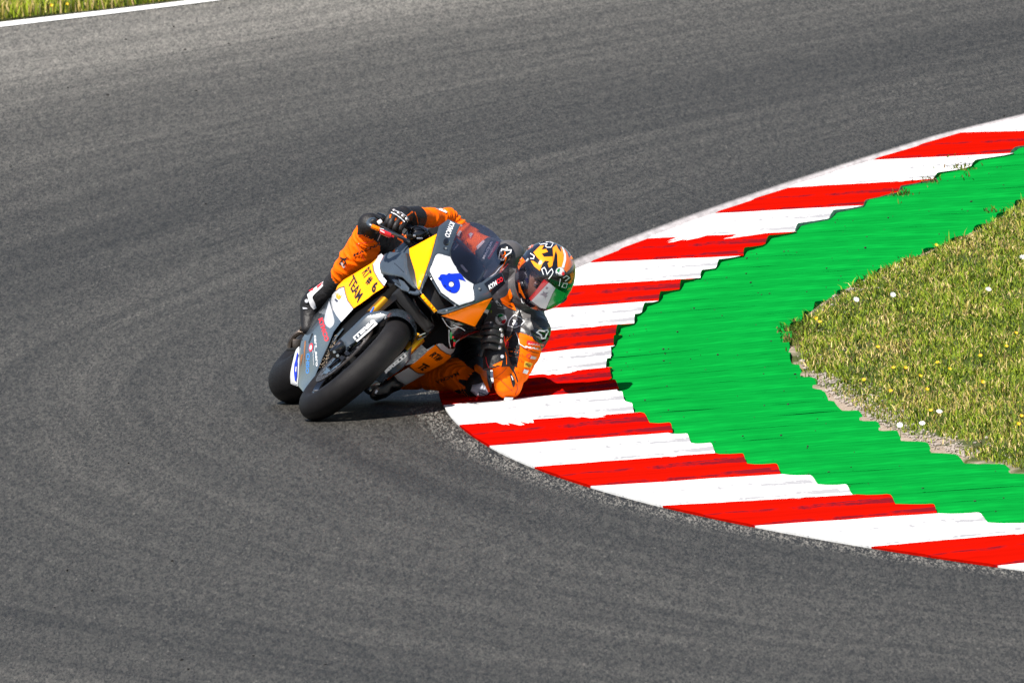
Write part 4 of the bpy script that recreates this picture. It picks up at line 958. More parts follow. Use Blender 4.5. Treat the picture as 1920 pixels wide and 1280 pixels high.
# ---------------- screen, dash, controls
scr = tps([(845, 478, -.085), (888, 532, -.06), (861, 512, -.055), (856, 438, -.26), (864, 421, -.34), (901, 420, -.46), (932, 441, -.48), (946, 468, -.44), (925, 512, -.22), (905, 528, -.12), (890, 475, -.17)])
def glass_material():
    k = NB('smoked_screen', 0.05); t = k.t; out = t.nodes['Material Output']
    tr = k.n('ShaderNodeBsdfTransparent'); tr.inputs[0].default_value = (0.66, 0.65, 0.70, 1)
    gl = k.n('ShaderNodeBsdfGlossy'); gl.inputs['Roughness'].default_value = 0.04; gl.inputs[0].default_value = (.9, .9, 1, 1)
    df = k.n('ShaderNodeBsdfDiffuse'); df.inputs[0].default_value = (.03, .033, .045, 1)
    lw = k.n('ShaderNodeLayerWeight'); lw.inputs[0].default_value = 0.5; fr = k.math('ADD', k.math('MULTIPLY', k.math('POWER', lw.outputs['Facing'], 3.0), 0.5), 0.035)
    m1 = k.n('ShaderNodeMixShader'); m1.inputs[0].default_value = 0.10; t.links.new(tr.outputs[0], m1.inputs[1]); t.links.new(df.outputs[0], m1.inputs[2])
    m2 = k.n('ShaderNodeMixShader'); t.links.new(fr, m2.inputs[0]); t.links.new(m1.outputs[0], m2.inputs[1]); t.links.new(gl.outputs[0], m2.inputs[2])
    t.links.new(m2.outputs[0], out.inputs['Surface']); return k.m
patch('windscreen', smooth_poly([(864, 421), (874, 417.5), (884.5, 416), (901.6, 420), (921.4, 431), (931.7, 441), (941, 452), (946, 468), (940, 490), (925, 512), (905, 528), (888, 532.3), (876, 524.8), (861.3, 512), (849.3, 491.2), (845, 480), (845, 466), (848.4, 455), (856, 438)], 1, 60), scr, glass_material(), bike, thick=.003, step=7)
cowl = patch('instrument_cowl', smooth_poly([(848, 458), (857, 445.5), (866.4, 453.3), (881, 469), (895.6, 482.5), (906, 492.8), (910.7, 506.6), (909, 512), (904.3, 521), (893, 532.4), (880, 524), (861, 511), (849, 490), (844, 474)], 1), lambda x, y: scr(x, y) - .03 - .0005 * (x - 845), M_BLKG, bike, crown=.01, crad=6, thick=.02)
decal('cowl_mark', [z12(790, 480, (850, 195), (890, 185), (1010, 320), (1000, 355), (960, 340), (870, 240))], lambda x, y: scr(x, y) - .03 - .0005 * (x - 845), M_SILV, cowl, off=.004)
decal('cowl_mark', [z12(820, 400, (400, 640), (470, 680), (360, 805), (310, 750))], lambda x, y: scr(x, y) - .03 - .0005 * (x - 845), M_SILV, cowl, off=.004)
bm = bmesh.new()
lg = [P(*q) for q in ((703, 411.5, -.24), (696, 411.5, -.21), (691, 416, -.19), (692, 421, -.17), (700, 425.5, -.16), (714, 431, -.16), (735, 438, -.17), (757, 447.5, -.2), (767, 453, -.22))]
tube_bm(bm, curve_pts(lg), [.008] * 14 + [.009] * 20 + [.007] * 15, 10); lgo = finish(bm, 'lever_guard', M_GREY, bike)
bm = bmesh.new(); tube_bm(bm, curve_pts([P(*q) for q in ((697, 424.0, -.150), (704, 427, -.148), (711, 430, -.150))]), .0095, 10); finish(bm, 'guard_sleeve', M_ORNG, lgo, sub=True)
bm = bmesh.new(); tube_bm(bm, curve_pts([P(*q) for q in ((709, 430.5, -.152), (722, 437.5, -.152), (738, 444, -.17))]), [.004] * 3 + [.011] * 7 + [.004] * 3, 10); finish(bm, 'guard_sleeve', M_LRED, lgo, sub=True)
decal('guard_stripe', [z12(660, 380, (600, 550), (690, 570), (695, 590), (610, 570)), z12(660, 380, (610, 590), (710, 640), (705, 662), (615, 615))], lambda x, y: -.135, M_LWHT, lgo)
bm = bmesh.new(); tube_bm(bm, [P(703, 432, -.30), P(756, 420, -.30), P(790, 440, -.28)], .014, 12); finish(bm, 'handlebar', M_BLK, bike)
bm = bmesh.new(); tube_bm(bm, curve_pts([P(712, 423, -.22), P(735, 434, -.20), P(756, 444, -.22)]), [.006] * 13, 8); finish(bm, 'brake_lever', M_BLKG, bike)
bm = bmesh.new(); bmesh.ops.create_uvsphere(bm, u_segments=24, v_segments=14, radius=1)
for v in bm.verts: v.co = P(784, 440, -.30) + CX * v.co.x * .052 + CY * v.co.y * .040 + FWD * v.co.z * .05
finish(bm, 'dash_pod', M_BLKG, bike)
bm = bmesh.new()
tube_bm(bm, curve_pts([P(757, 440, -.27), P(768, 429, -.25), P(782, 425, -.25), P(796, 432, -.26), P(803, 446, -.28)]), .003, 8)
tube_bm(bm, curve_pts([P(784, 423, -.3), P(797, 427, -.3), P(810, 440, -.3)]), .0028, 8)
finish(bm, 'cable', M_BLKG, bike)
bm = bmesh.new(); box_bm(bm, P(787, 447, -.22), (CX, CY, FWD), (.026, .008, .02), .003); box_bm(bm, P(777, 442, -.22), (CX, CY, FWD), (.012, .010, .02), .003); finish(bm, 'dash_clamp', M_STEEL, bike)
patch('inner_cowl', [(755, 448), (775, 444), (800, 430), (823, 424), (819.3, 438.4), (767, 466.4), (757, 458)], lambda x, y: -.30, M_BLK, bike, thick=.02)
# footrest, rear bracket seen behind the boot
bm = bmesh.new(); tube_bm(bm, [P(590, 622, -.95), P(562, 616, -.95)], .011, 10); finish(bm, 'footrest', M_DSTEEL, bike)
bm = bmesh.new(); tube_bm(bm, curve_pts([P(585, 640, -1.0), P(567, 622, -1.0), P(548, 634, -1.02), P(543, 652, -1.03)]), .012, 8); box_bm(bm, P(556, 644, -1.02), (CX, CY, FWD), (.035, .04, .05), .008); finish(bm, 'rear_brake_bracket', M_DSTEEL, bike)
bm = bmesh.new(); tube_bm(bm, curve_pts([P(570, 597, -.88), P(577, 606, -.88), P(573, 616, -.88)]), .006, 8); finish(bm, 'brake_pedal', M_GOLD, bike)
bm = bmesh.new(); box_bm(bm, P(548, 655, -1.0), (CX, CY, FWD), (.05, .012, .03), .003); finish(bm, 'rear_fender', M_BLK, bike)
# ================================================================== THE RIDER
M_SUIT = mat('orange_leather', (1.0, 0.145, 0.0), 0.55, spec=0.12, vary=0.06, vscale=18, bump=0.35, bscale=26)
M_SUITG = mat('grey_leather', (0.085, 0.08, 0.082), 0.38, spec=0.5, vary=0.12, vscale=18, bump=0.35, bscale=30)
M_SUITB = mat('black_leather', (0.011, 0.010, 0.011), 0.55, spec=0.35, bump=0.4, bscale=60)
M_STRETCH = mat('ribbed_stretch', (0.016, 0.015, 0.016), 0.55)
M_SKIN = mat('skin', (0.42, 0.22, 0.15), 0.5, vary=0.08, vscale=30)
M_LABEL = mat('pale_label', (0.70, 0.55, 0.55), 0.5)

person = empty('person', P(905, 640, -.6), 'rider in orange, grey and black leathers hanging off the inside with knee and elbow down', 'person')

def capsule(bm, a, b, ra, rb, seg=18):
    """round cone between two joints"""
    a, b = Vector(a), Vector(b); d = (b - a); L = d.length; d.normalize(); pts, rr = [], []
    n = 8
    for i in range(n + 1):
        t = -pi / 2 + pi / 2 * i / n * 0.98 + .02; pts.append(a + d * ra * sin(t)); rr.append(max(ra * cos(t), .001))
    for i in range(1, 9):
        t = i / 9; pts.append(a + d * L * t); rr.append(ra + (rb - ra) * (3 * t * t - 2 * t ** 3) if L > .1 else ra + (rb - ra) * t)
    for i in range(n + 1):
        t = pi / 2 * i / n * 0.98; pts.append(b + d * rb * sin(t)); rr.append(max(rb * cos(t), .001))
    tube_bm(bm, pts, rr, seg)
# joints (photo spot, depth) and radii
J = dict(pel=(838, 585, -1.10, .150), wai=(890, 568, -.85, .140), che=(952, 560, -.50, .145), nek=(985, 548, -.34, .070), hed=(1010, 530, -.26, .065),
         rsh=(951, 489, -.50, .076), rum=(886, 454, -.62, .050), rel=(843, 411, -.62, .043), rwr=(778, 407, -.40, .039),
         lsh=(992, 619, -.36, .088), lel=(952, 720, -.15, .060), lwr=(931, 670, -.13, .034),
         rhi=(820, 540, -1.10, .110), rkn=(697, 434, -.64, .066), rca=(673, 480, -.70, .074), rmd=(641, 522, -.80, .054), ran=(612, 552, -.88, .046),
         lhi=(868, 632, -1.10, .110), lkn=(895, 720, -.58, .062), lca=(850, 702, -.70, .066), lan=(748, 708, -.95, .048))
def jp(n): x, y, d, r = J[n]; return P(x, y, d), r
BONES = [('pel', 'wai', 'G'), ('wai', 'che', 'G'), ('che', 'nek', 'G'), ('nek', 'hed', 'G'), ('che', 'rsh', 'G'), ('che', 'lsh', 'G'), ('rsh', 'rum', 'O'), ('rum', 'rel', 'O'), ('rel', 'rwr', 'O'), ('lsh', 'lel', 'O'), ('lel', 'lwr', 'O'),
         ('pel', 'rhi', 'O'), ('pel', 'lhi', 'O'), ('rhi', 'rkn', 'O'), ('rkn', 'rca', 'O'), ('rca', 'rmd', 'O'), ('rmd', 'ran', 'S'), ('lhi', 'lkn', 'B'), ('lkn', 'lca', 'O'), ('lca', 'lan', 'O')]
bm = bmesh.new()
for a, b, c in BONES:
    (pa, ra), (pb, rb) = jp(a), jp(b); capsule(bm, pa, pb, ra, rb)
# pads under the leather: aerodynamic hump, shoulder cups, knees, elbow
for (x, y, d, r) in ((955, 479, -.47, .066), (1001, 622, -.32, .072), (693, 423, -.60, .054), (896, 724, -.54, .056), (842, 408, -.61, .040)):
    bmesh.ops.create_icosphere(bm, subdivisions=3, radius=r, matrix=Matrix.Translation(P(x, y, d)))
me = bpy.data.meshes.new('body_raw'); bm.to_mesh(me); bm.free()
ob = bpy.data.objects.new('body_raw', me); COL.objects.link(ob)
md = ob.modifiers.new('r', 'REMESH'); md.mode = 'VOXEL'; md.voxel_size = 0.0055; md.adaptivity = 0
ms = ob.modifiers.new('s', 'SMOOTH'); ms.factor = 0.6; ms.iterations = 14
bpy.context.view_layer.update()
body_me = bpy.data.meshes.new_from_object(ob.evaluated_get(bpy.context.evaluated_depsgraph_get()))
bpy.data.objects.remove(ob); bpy.data.meshes.remove(me)
# creases of the leather
n = len(body_me.vertices); co = np.empty(n * 3, np.float32); body_me.vertices.foreach_get('co', co); co = co.reshape(-1, 3)
no = np.empty(n * 3, np.float32); body_me.vertices.foreach_get('normal', no); no = no.reshape(-1, 3)
segs = [(np.array(jp(a)[0]), np.array(jp(b)[0]), c) for a, b, c in BONES]
dist = []
tt = []
for a, b, c in segs:
    ab = b - a; t = np.clip(((co - a) @ ab) / (ab @ ab), 0, 1); dist.append(np.linalg.norm(co - a - t[:, None] * ab, axis=1) - 0); tt.append(t)
rad_ = np.array([[jp(a)[1], jp(b)[1]] for a, b, c in BONES])
dist = np.array([d - (rad_[i, 0] * (1 - tt[i]) + rad_[i, 1] * tt[i]) for i, d in enumerate(dist)])
near = dist.argmin(0)
for i in range(n):
    a, b, c = segs[near[i]]; L = np.linalg.norm(b - a); t = tt[near[i]][i]; p = Vector(co[i])
    w = 1.0 if c == 'O' else .55
    ridge = noise.noise(Vector((t * L * 24 + noise.noise(p * 9) * 1.8, p.x * 6, p.z * 6)))
    ridge = (1 - abs(ridge) * 2) ** 2 if abs(ridge) < .5 else 0
    if c == 'S': d = 0.0022 * sin(t * L * 900)
    else: d = w * (0.0075 * (ridge - .3) + 0.005 * noise.noise(p * 11))
    co[i] += no[i] * d
body_me.vertices.foreach_set('co', co.ravel()); body_me.update()
MI = {'O': 0, 'G': 1, 'B': 2, 'S': 3}
vm = np.array([MI[segs[k][2]] for k in near])
fm = [int(vm[f.vertices[0]]) for f in body_me.polygons]
# grey yoke runs down the upper arms, black stretch inside the elbows
for f in body_me.polygons:
    k = near[f.vertices[0]]; t = tt[k][f.vertices[0]]; nm = BONES[k][:2]
    if nm == ('rsh', 'rum') and t < .62: fm[f.index] = 1
    if nm == ('lsh', 'lel') and t < .30: fm[f.index] = 1
    if nm == ('rca', 'rmd') and t > .96: fm[f.index] = 3
    if nm == ('rel', 'rwr') and t > .93: fm[f.index] = 2
    if nm == ('rhi', 'rkn') and t > .82: fm[f.index] = 2
for m_ in (M_SUIT, M_SUITG, M_SUITB, M_STRETCH): body_me.materials.append(m_)
body_me.polygons.foreach_set('material_index', fm)
body_me.shade_smooth()
body_me.name = 'body'
body = bpy.data.objects.new('body', body_me); COL.objects.link(body); body.parent = person; body.matrix_parent_inverse = person.matrix_world.inverted()

def ray_depth(meshes, back=.02):
    trees = []
    for m in meshes:
        trees.append(BVHTree.FromPolygons([v.co[:] for v in m.vertices], [p.vertices[:] for p in m.polygons]))
    last = [0.0]
    def f(px, py):
        d = ray(px, py); best = None
        for t in trees:
            h = t.ray_cast(CAM + d * 120, d.normalized())
            if h[0] is not None:
                q = DREF - (h[0] - CAM).dot(FWD)
                if best is None or q > best: best = q
        if best is None:
            p0 = P(px, py, last[0]); bd = .006; bq = None
            for t in trees:
                h = t.find_nearest(p0)
                if h[0] is not None and h[3] < bd: bd = h[3]; bq = DREF - (h[0] - CAM).dot(FWD)
            return bq
        last[0] = best; return best
    return f
sd = ray_depth([body_me])
def bdecal(name, polys, m, off=.002, step=2.5, soft=0): return decal(name, polys, sd, m, body, off=off, step=step, soft=soft)
def clip_body(polys):
    """keep only what lies on the body as seen from the front"""
    return polys
# --- left side: chest, shoulder, arm
Li = lambda *p: z12(870, 560, *p)
Ln = lambda *p: z12(860, 660, *p)
bdecal('chest_panel', Li((880, 690), (1100, 715), (1165, 790), (1200, 960), (1220, 1010), (1210, 1180), (1150, 1500), (1000, 1400), (960, 1100), (890, 850)), M_SUITB, soft=1)
bdecal('chest_panel', Li((890, 850), (980, 930), (975, 1020), (945, 1100), (900, 1000)), M_LRED, off=.004)
bdecal('sleeve_piping', stroke(Li((1130, 730), (1190, 880), (1205, 980), (1330, 1060)), 1.2), M_LWHT, off=.004)
bdecal('shoulder_panel', Li((1270, 430), (1500, 400), (1800, 420), (1862, 480), (1850, 640), (1700, 640), (1460, 690), (1400, 800), (1330, 700), (1310, 560)), mat('charcoal_leather', (.045, .045, .05), .45, bump=.3, bscale=40), soft=1)
bdecal('shoulder_cup', smooth_poly(Li((1450, 690), (1600, 640), (1800, 610), (1870, 640), (1880, 800), (1800, 900), (1690, 960), (1580, 940), (1510, 880), (1470, 790)), 1), M_BLKG, off=.006)
bdecal('shoulder_emblem', stroke(Li((1590, 735), (1640, 690), (1740, 705), (1825, 680), (1840, 720), (1790, 800), (1770, 860), (1700, 865), (1680, 790)), 2.6, True), M_LWHT, off=.009, step=9)
bdecal('sleeve_label', Li((1385, 905), (1760, 1000), (1740, 1030), (1360, 980)), M_LRED, off=.004)
lettering('lettering', 'BARRAC', (990, 645.5), (1018.5, 649), 3, sd, M_LABEL, body, bold=.03, up=(.9, -2.6), off=.007)
lettering('lettering', 'MAC', (983.5, 651.5), (1014.5, 656.5), 4.5, sd, M_LWHT, body, bold=.06, up=(2.2, -3.4), off=.006)
bdecal('sleeve_piping', stroke(Li((1210, 1000), (1300, 1070), (1420, 1140), (1640, 1190)), 1.0), M_SUITB, off=.004)
bdecal('sleeve_label', ring(991.6, 667.3, 4.2, 14), M_LRED, off=.004); bdecal('sleeve_label', ring(991.6, 667.3, 2.8, 12), M_SUIT, off=.006)
bdecal('sleeve_label', Ln((1570, 80), (1700, 110), (1680, 160), (1560, 140)), M_LABEL, off=.004)
bdecal('sleeve_label', Ln((1440, 190), (1620, 250), (1560, 350), (1420, 320)), mat('yellow_label', (.75, .42, .02), .5), off=.004)
lettering('lettering', 'PIRELLI', (985, 685), (995.5, 688), 4, sd, M_INK, body, bold=.03, up=(.6, -5), off=.006)
bdecal('sleeve_label', Ln((1430, 370), (1530, 400), (1490, 480), (1400, 450)), M_LWHT, off=.004)
bdecal('sleeve_panel', Ln((1065, 60), (1310, 20), (1270, 170), (1230, 300), (1210, 400), (1260, 500), (1300, 640), (1280, 660), (1220, 480), (1150, 380), (1080, 270)), M_SUITB, soft=1)
bdecal('vent_slot', smooth_poly(Ln((1130, 460), (1180, 500), (1240, 660), (1215, 750), (1185, 770), (1160, 690), (1120, 540)), 1), M_SUITB, off=.004)
bdecal('sleeve_label', Ln((1140, 510), (1165, 520), (1195, 600), (1180, 615)), M_LWHT, off=.006)
bm = bmesh.new()
for (x, y) in ((1385, 40), (1350, 80), (1395, 100), (1360, 150), (1320, 190), (1370, 210), (1325, 265), (1280, 305), (1330, 330), (1250, 430), (1310, 450)):
    q = Ln((x, y))[0]; patch_bm([ring(q[0], q[1], .8, 6)], sd, thick=0, off=.004, out=bm)
finish(bm, 'perforation', M_SUITB, body, sub=True, kind='stuff')
bdecal('elbow_panel', Ln((610, 400), (700, 400), (690, 620), (740, 900), (800, 990), (930, 980), (1000, 1020), (950, 1070), (860, 1070), (760, 990), (690, 850), (640, 650)), M_SUITB, soft=1)
patch('elbow_slider', Ln((1005, 985), (1195, 990), (1170, 1085), (1040, 1085), (985, 1050)), lambda x, y: sd(950, 736) + .012, M_SILV, body, sub=True, crown=.01, crad=4, thick=.03)
M_SEAM = mat('suit_seam', (.42, .035, .001), .6)
for q in (((715, 600), (800, 560), (900, 590), (1040, 720), (1180, 860)), ((1060, 330), (960, 440), (800, 560)), ((1270, 680), (1290, 800), (1240, 930))):
    bdecal('suit_seam', stroke(Ln(*q), .9), M_SEAM, off=.004)
# --- left leg
patch('knee_slider', Ln((300, 715), (540, 655), (590, 760), (650, 890), (600, 950), (490, 1005), (390, 960), (255, 850)), lambda x, y: sd(895, 722) + .012 + .0006 * (y - 725), mat('slider_plastic', (.50, .50, .56), .4, vary=.15, vscale=50), body, sub=True, crown=.012, crad=5, thick=.03)
ks = lambda x, y: sd(895, 722) + .012 + .0006 * (y - 725)
decal('slider_emblem', stroke(Ln((440, 870), (510, 900), (600, 935), (560, 965), (490, 980), (450, 985), (440, 950), (465, 930)), 1.4, True), ks, M_INK, body, off=.003, step=20)
bdecal('knee_panel', Ln((330, 300), (390, 260), (610, 410), (625, 620), (690, 860), (640, 880), (590, 760), (530, 640), (470, 490), (350, 410)), M_SUIT, off=.004)
bdecal('knee_panel', Ln((340, 420), (470, 490), (540, 655), (390, 690), (340, 560)), M_SUITB, off=.004)
bdecal('shin_panel', Ln((0, 590), (80, 600), (200, 610), (230, 760), (120, 740), (0, 650)), M_SUITB, off=.004)
lettering('lettering', 'MACNA', (859, 697), (816, 714), 6, sd, M_INK, body, bold=.02, up=(2.5, 6), off=.005)
bdecal('shin_panel', Ln((-300, 900), (0, 815), (120, 800), (240, 830), (300, 900), (420, 1000), (300, 1080), (-100, 1080)), M_SUITB, off=.003)
# --- right leg
La = lambda *p: z12(660, 380, *p)
Lb = lambda *p: z12(550, 490, *p)
pk = lambda x, y: sd(x, y)
bdecal('knee_panel', smooth_poly(La((110, 700), (125, 580), (130, 490), (250, 340), (440, 220), (520, 240), (560, 300), (520, 500), (480, 620), (400, 690), (250, 700)), 1), M_SUITB, off=.012)
bdecal('knee_panel', La((520, 540), (640, 600), (780, 740), (760, 900), (820, 990), (900, 960), (960, 1000), (1100, 860), (900, 740), (700, 620)), M_SUITB, off=.003)
lettering('lettering', 'MACNA', (662.3, 482), (714, 459.5), 6.5, sd, M_INK, body, bold=.02, up=(.5, -6), off=.006)
bdecal('leg_label', La((560, 640), (650, 690), (570, 890), (510, 830)), M_SUITB, off=.005)
bdecal('leg_label', stroke(La((620, 690), (560, 830)), 1.6), M_LABEL, off=.007)
bdecal('leg_emblem', stroke(z12(550, 380, (1020, 1200), (1110, 1230), (1140, 1320), (1080, 1370), (1010, 1330), (1060, 1260), (1180, 1200)), 2.6), M_INK, off=.005, step=9)
bdecal('leg_label', Lb((1020, 30), (1060, 10), (1140, 120), (1090, 150)), M_LABEL, off=.005)
bdecal('leg_seam', stroke(La((90, 905), (230, 1180), (290, 1270)), .8) + stroke(La((90, 900), (480, 850)), .8), M_LRED, off=.004)
# --- right arm and shoulder
Ll = lambda *p: z12(820, 400, *p)
bdecal('elbow_puck', smooth_poly(z12(780, 380, (430, 130), (480, 118), (640, 150), (690, 210), (660, 225), (560, 180)), 1), M_LWHT, off=.006)
bdecal('yoke_panel', Ll((1140, 560), (1420, 640), (1500, 640), (1460, 900), (1350, 1100), (1000, 1260), (920, 1000), (880, 950)), M_SUITG, off=.002)
bdecal('shoulder_cup', smooth_poly(Ll((1240, 930), (1260, 800), (1380, 680), (1490, 650), (1620, 720), (1680, 830), (1640, 950), (1520, 1050), (1400, 1110), (1300, 1080)), 1), M_BLKG, off=.006)
bdecal('shoulder_emblem', stroke(Ll((1390, 830), (1410, 780), (1490, 800), (1610, 800), (1600, 850), (1500, 920), (1440, 1020), (1380, 1020), (1430, 930)), 2.2, True), M_LWHT, off=.009, step=9)
bdecal('shoulder_emblem', stroke(Ll((1470, 830), (1480, 880), (1400, 960), (1500, 960), (1470, 1080), (1380, 1250)), 1.8), M_SUIT, off=.010, step=9)
bdecal('sleeve_stripe', Ll((1160, 580), (1190, 570), (1100, 720), (1000, 950), (950, 990), (1050, 760)), M_SUITB, off=.004)
lettering('lettering', 'MACNA', (908, 486), (924.5, 453), 4, sd, M_LWHT, body, bold=.05, up=(-3.8, -2), off=.006)
bdecal('sleeve_label', Ll((1290, 610), (1355, 630), (1140, 1000), (1090, 980)), M_LRED, off=.004)
lettering('lettering', 'BARRACUDA', (917, 482), (933, 456), 3, sd, M_LABEL, body, bold=.03, up=(-2.6, -1.2), off=.007)
bdecal('sleeve_label', Ll((650, 470), (720, 410), (800, 430), (720, 550)), M_LRED, off=.004); bdecal('sleeve_label', Ll((680, 450), (725, 420), (780, 440), (720, 520)), M_LABEL, off=.006)
bdecal('sleeve_label', Ll((850, 720), (1000, 580), (1040, 610), (880, 790)), M_LABEL, off=.004)
bdecal('sleeve_label', Ll((420, 470), (480, 370), (530, 390), (470, 510)), M_LABEL, off=.004)
bm = bmesh.new()
for (x, y) in ((515, 510), (575, 595), (640, 620), (605, 655), (660, 680), (725, 705), (685, 745), (745, 770), (805, 775), (775, 830), (820, 835), (560, 400)):
    q = Ll((x, y))[0]; patch_bm([ring(q[0], q[1], .8, 6)], sd, thick=0, off=.004, out=bm)
finish(bm, 'perforation', M_SUITB, body, sub=True, kind='stuff')
bdecal('yoke_piping', stroke([(950, 489), (945, 495), (936, 503), (929, 512), (918, 520), (910, 526)], 1.6), M_LWHT, off=.005, step=9)
bdecal('yoke_piping', stroke([(953, 494), (946, 502), (938, 511), (926, 520), (916, 527)], 1.3), M_LRED, off=.005, step=9)
bdecal('yoke_panel', [(932, 515), (946, 505), (957, 500), (965, 508), (955, 520), (942, 530), (928, 532)], M_SUITB, off=.003)
# --- collar and chest emblems
bdecal('collar', Li((790, 0), (920, -60), (1000, -220), (1060, -60), (1010, 60), (830, 80)), M_SUIT, off=.004)
bdecal('collar', Li((820, 90), (900, 50), (1080, 100), (1140, 260), (960, 190)), M_SUIT, off=.006)
bdecal('collar_mark', Li((950, 140), (1000, 140), (1080, 180), (1050, 190)), M_INK, off=.008)
bdecal('chest_badge', ring(939.3, 598.6, 11.3, 24), M_SILV, off=.004)
bdecal('chest_badge', ring(939.6, 598.4, 10.0, 24), M_LWHT, off=.006)
bdecal('badge_green', Li((735, 355), (800, 325), (875, 365), (765, 410)), M_LGRN, off=.008)
bdecal('badge_red', Li((815, 485), (920, 445), (900, 520), (845, 555)), M_LRED, off=.008)
lettering('lettering', 'AGV', (929.5, 592), (940.5, 608.5), 5, sd, M_INK, body, bold=.05, up=(4.6, -2.6), off=.008)
bdecal('chest_shield', stroke(Li((1105, 350), (1230, 410), (1320, 495), (1240, 580), (1110, 630), (960, 585), (990, 470), (1050, 390)), 1.7, True), M_LWHT, off=.005, step=9)
bdecal('chest_shield', smooth_poly(Li((1060, 450), (1120, 470), (1160, 440), (1180, 460), (1140, 490), (1170, 530), (1160, 580), (1080, 590), (1050, 540), (1090, 500)), 1), M_LWHT, off=.005)
bdecal('chest_label', Li((680, 60), (720, 30), (830, 170), (740, 140)), M_LWHT, off=.004); bdecal('chest_label', Li((715, 95), (750, 90), (800, 150), (745, 130)), M_INK, off=.006)
bdecal('chest_label', Li((590, 250), (605, 250), (600, 310), (580, 300)), mat('lime_mark', (.5, .8, .02), .5), off=.006)
bdecal('chest_seam', stroke(Li((730, 200), (830, 215), (920, 205)), .9), M_SILV, off=.004)

# ------------------------------------------------------------------ boots
def boot(name, pts, parent, m):
    bm = bmesh.new()
    for i in range(len(pts) - 1):
        a, b = pts[i], pts[i + 1]; capsule(bm, P(*a[:3]), P(*b[:3]), a[3], b[3], 14)
    me = bpy.data.meshes.new(name); bm.to_mesh(me); bm.free(); ob = bpy.data.objects.new(name, me); COL.objects.link(ob)
    md = ob.modifiers.new('r', 'REMESH'); md.mode = 'VOXEL'; md.voxel_size = .006; s_ = ob.modifiers.new('s', 'SMOOTH'); s_.iterations = 6; s_.factor = .6
    bpy.context.view_layer.update()
    m2 = bpy.data.meshes.new_from_object(ob.evaluated_get(bpy.context.evaluated_depsgraph_get())); bpy.data.objects.remove(ob); bpy.data.meshes.remove(me)
    m2.name = name; m2.materials.clear(); o = put(name, m2, m, None, smooth=True); o.parent = parent; o.matrix_parent_inverse = parent.matrix_world.inverted(); return o
br = boot('boot', [(622, 544, -.86, .052), (598, 556, -.90, .056), (585, 572, -.92, .052), (580, 596, -.90, .040), (577, 616, -.86, .028)], person, M_SUITB)
db = ray_depth([br.data])
decal('boot_plate', smooth_poly(Lb((300, 720), (480, 560), (700, 400), (790, 320), (700, 480), (560, 620), (430, 740), (410, 800), (470, 900), (500, 1020), (440, 1050), (360, 960)), 1, 60), db, M_LWHT, br, off=.004, step=3)
decal('boot_mark', [Lb((330, 640), (430, 580), (440, 610), (400, 640)), Lb((510, 540), (640, 450), (600, 520), (520, 590))], db, M_LRED, br, off=.006, step=3)
decal('boot_buckle', [ring(574.8, 564, 3.6, 12)], db, M_SILV, br, off=.006)
decal('boot_buckle', [Lb((200, 1000), (290, 1010), (310, 1035), (210, 1040))], db, M_SILV, br, off=.006)
bl = boot('boot', [(752, 706, -1.0, .05), (728, 716, -1.02, .05), (716, 730, -.98, .040), (705, 738, -.9, .03)], person, M_SUITB)
dbl = ray_depth([bl.data])
decal('boot_plate', [(708, 726), (722, 722), (730, 732), (718, 740)], dbl, mat('dark_red_boot', (.25, .01, .012), .4), bl, off=.004)

# ------------------------------------------------------------------ gloves: palm, four fingers, thumb, cuff
def glove(wrist, palm, knuckles, tips, thumb, cuff, parent, label):
    """all spots = (photo x, y, depth)"""
    bm = bmesh.new(); w, pc = P(*wrist), P(*palm); kn = [P(*k) for k in knuckles]
    capsule(bm, w, pc, .036, .040, 14)
    for k in kn: capsule(bm, pc, k, .034, .0185, 12)
    me = bpy.data.meshes.new('g'); bm.to_mesh(me); bm.free(); ob = bpy.data.objects.new('g', me); COL.objects.link(ob)
    md = ob.modifiers.new('r', 'REMESH'); md.mode = 'VOXEL'; md.voxel_size = .0045; s_ = ob.modifiers.new('s', 'SMOOTH'); s_.iterations = 4
    bpy.context.view_layer.update()
    m2 = bpy.data.meshes.new_from_object(ob.evaluated_get(bpy.context.evaluated_depsgraph_get())); bpy.data.objects.remove(ob); bpy.data.meshes.remove(me)
    m2.name = 'glove'; m2.materials.clear(); g = put('glove', m2, M_SUITB, None, smooth=True); g.parent = parent; g.matrix_parent_inverse = parent.matrix_world.inverted(); g['label'] = label
    for i, chain in enumerate(tips):
        bm = bmesh.new(); pts = curve_pts([kn[i]] + [P(*q) for q in chain], 5); r = [.0165 - .0045 * j / (len(pts) - 1) for j in range(len(pts))]; r[-1] = .006
        tube_bm(bm, pts, r, 12); finish(bm, 'finger', M_SUITB, g, sub=True, angle=60)
    bm = bmesh.new(); pts = curve_pts([P(*q) for q in thumb], 5); tube_bm(bm, pts, [.019 - .006 * j / (len(pts) - 1) for j in range(len(pts))], 12); finish(bm, 'thumb', M_SUITB, g, sub=True, angle=60)
    bm = bmesh.new(); tube_bm(bm, curve_pts([P(*q[:3]) for q in cuff], 4), list(np.interp(np.linspace(0, 1, (len(cuff) - 1) * 4 + 1), np.linspace(0, 1, len(cuff)), [q[3] for q in cuff])), 20); cf = finish(bm, 'cuff', M_SUITB, g, sub=True, angle=60)
    return g, kn
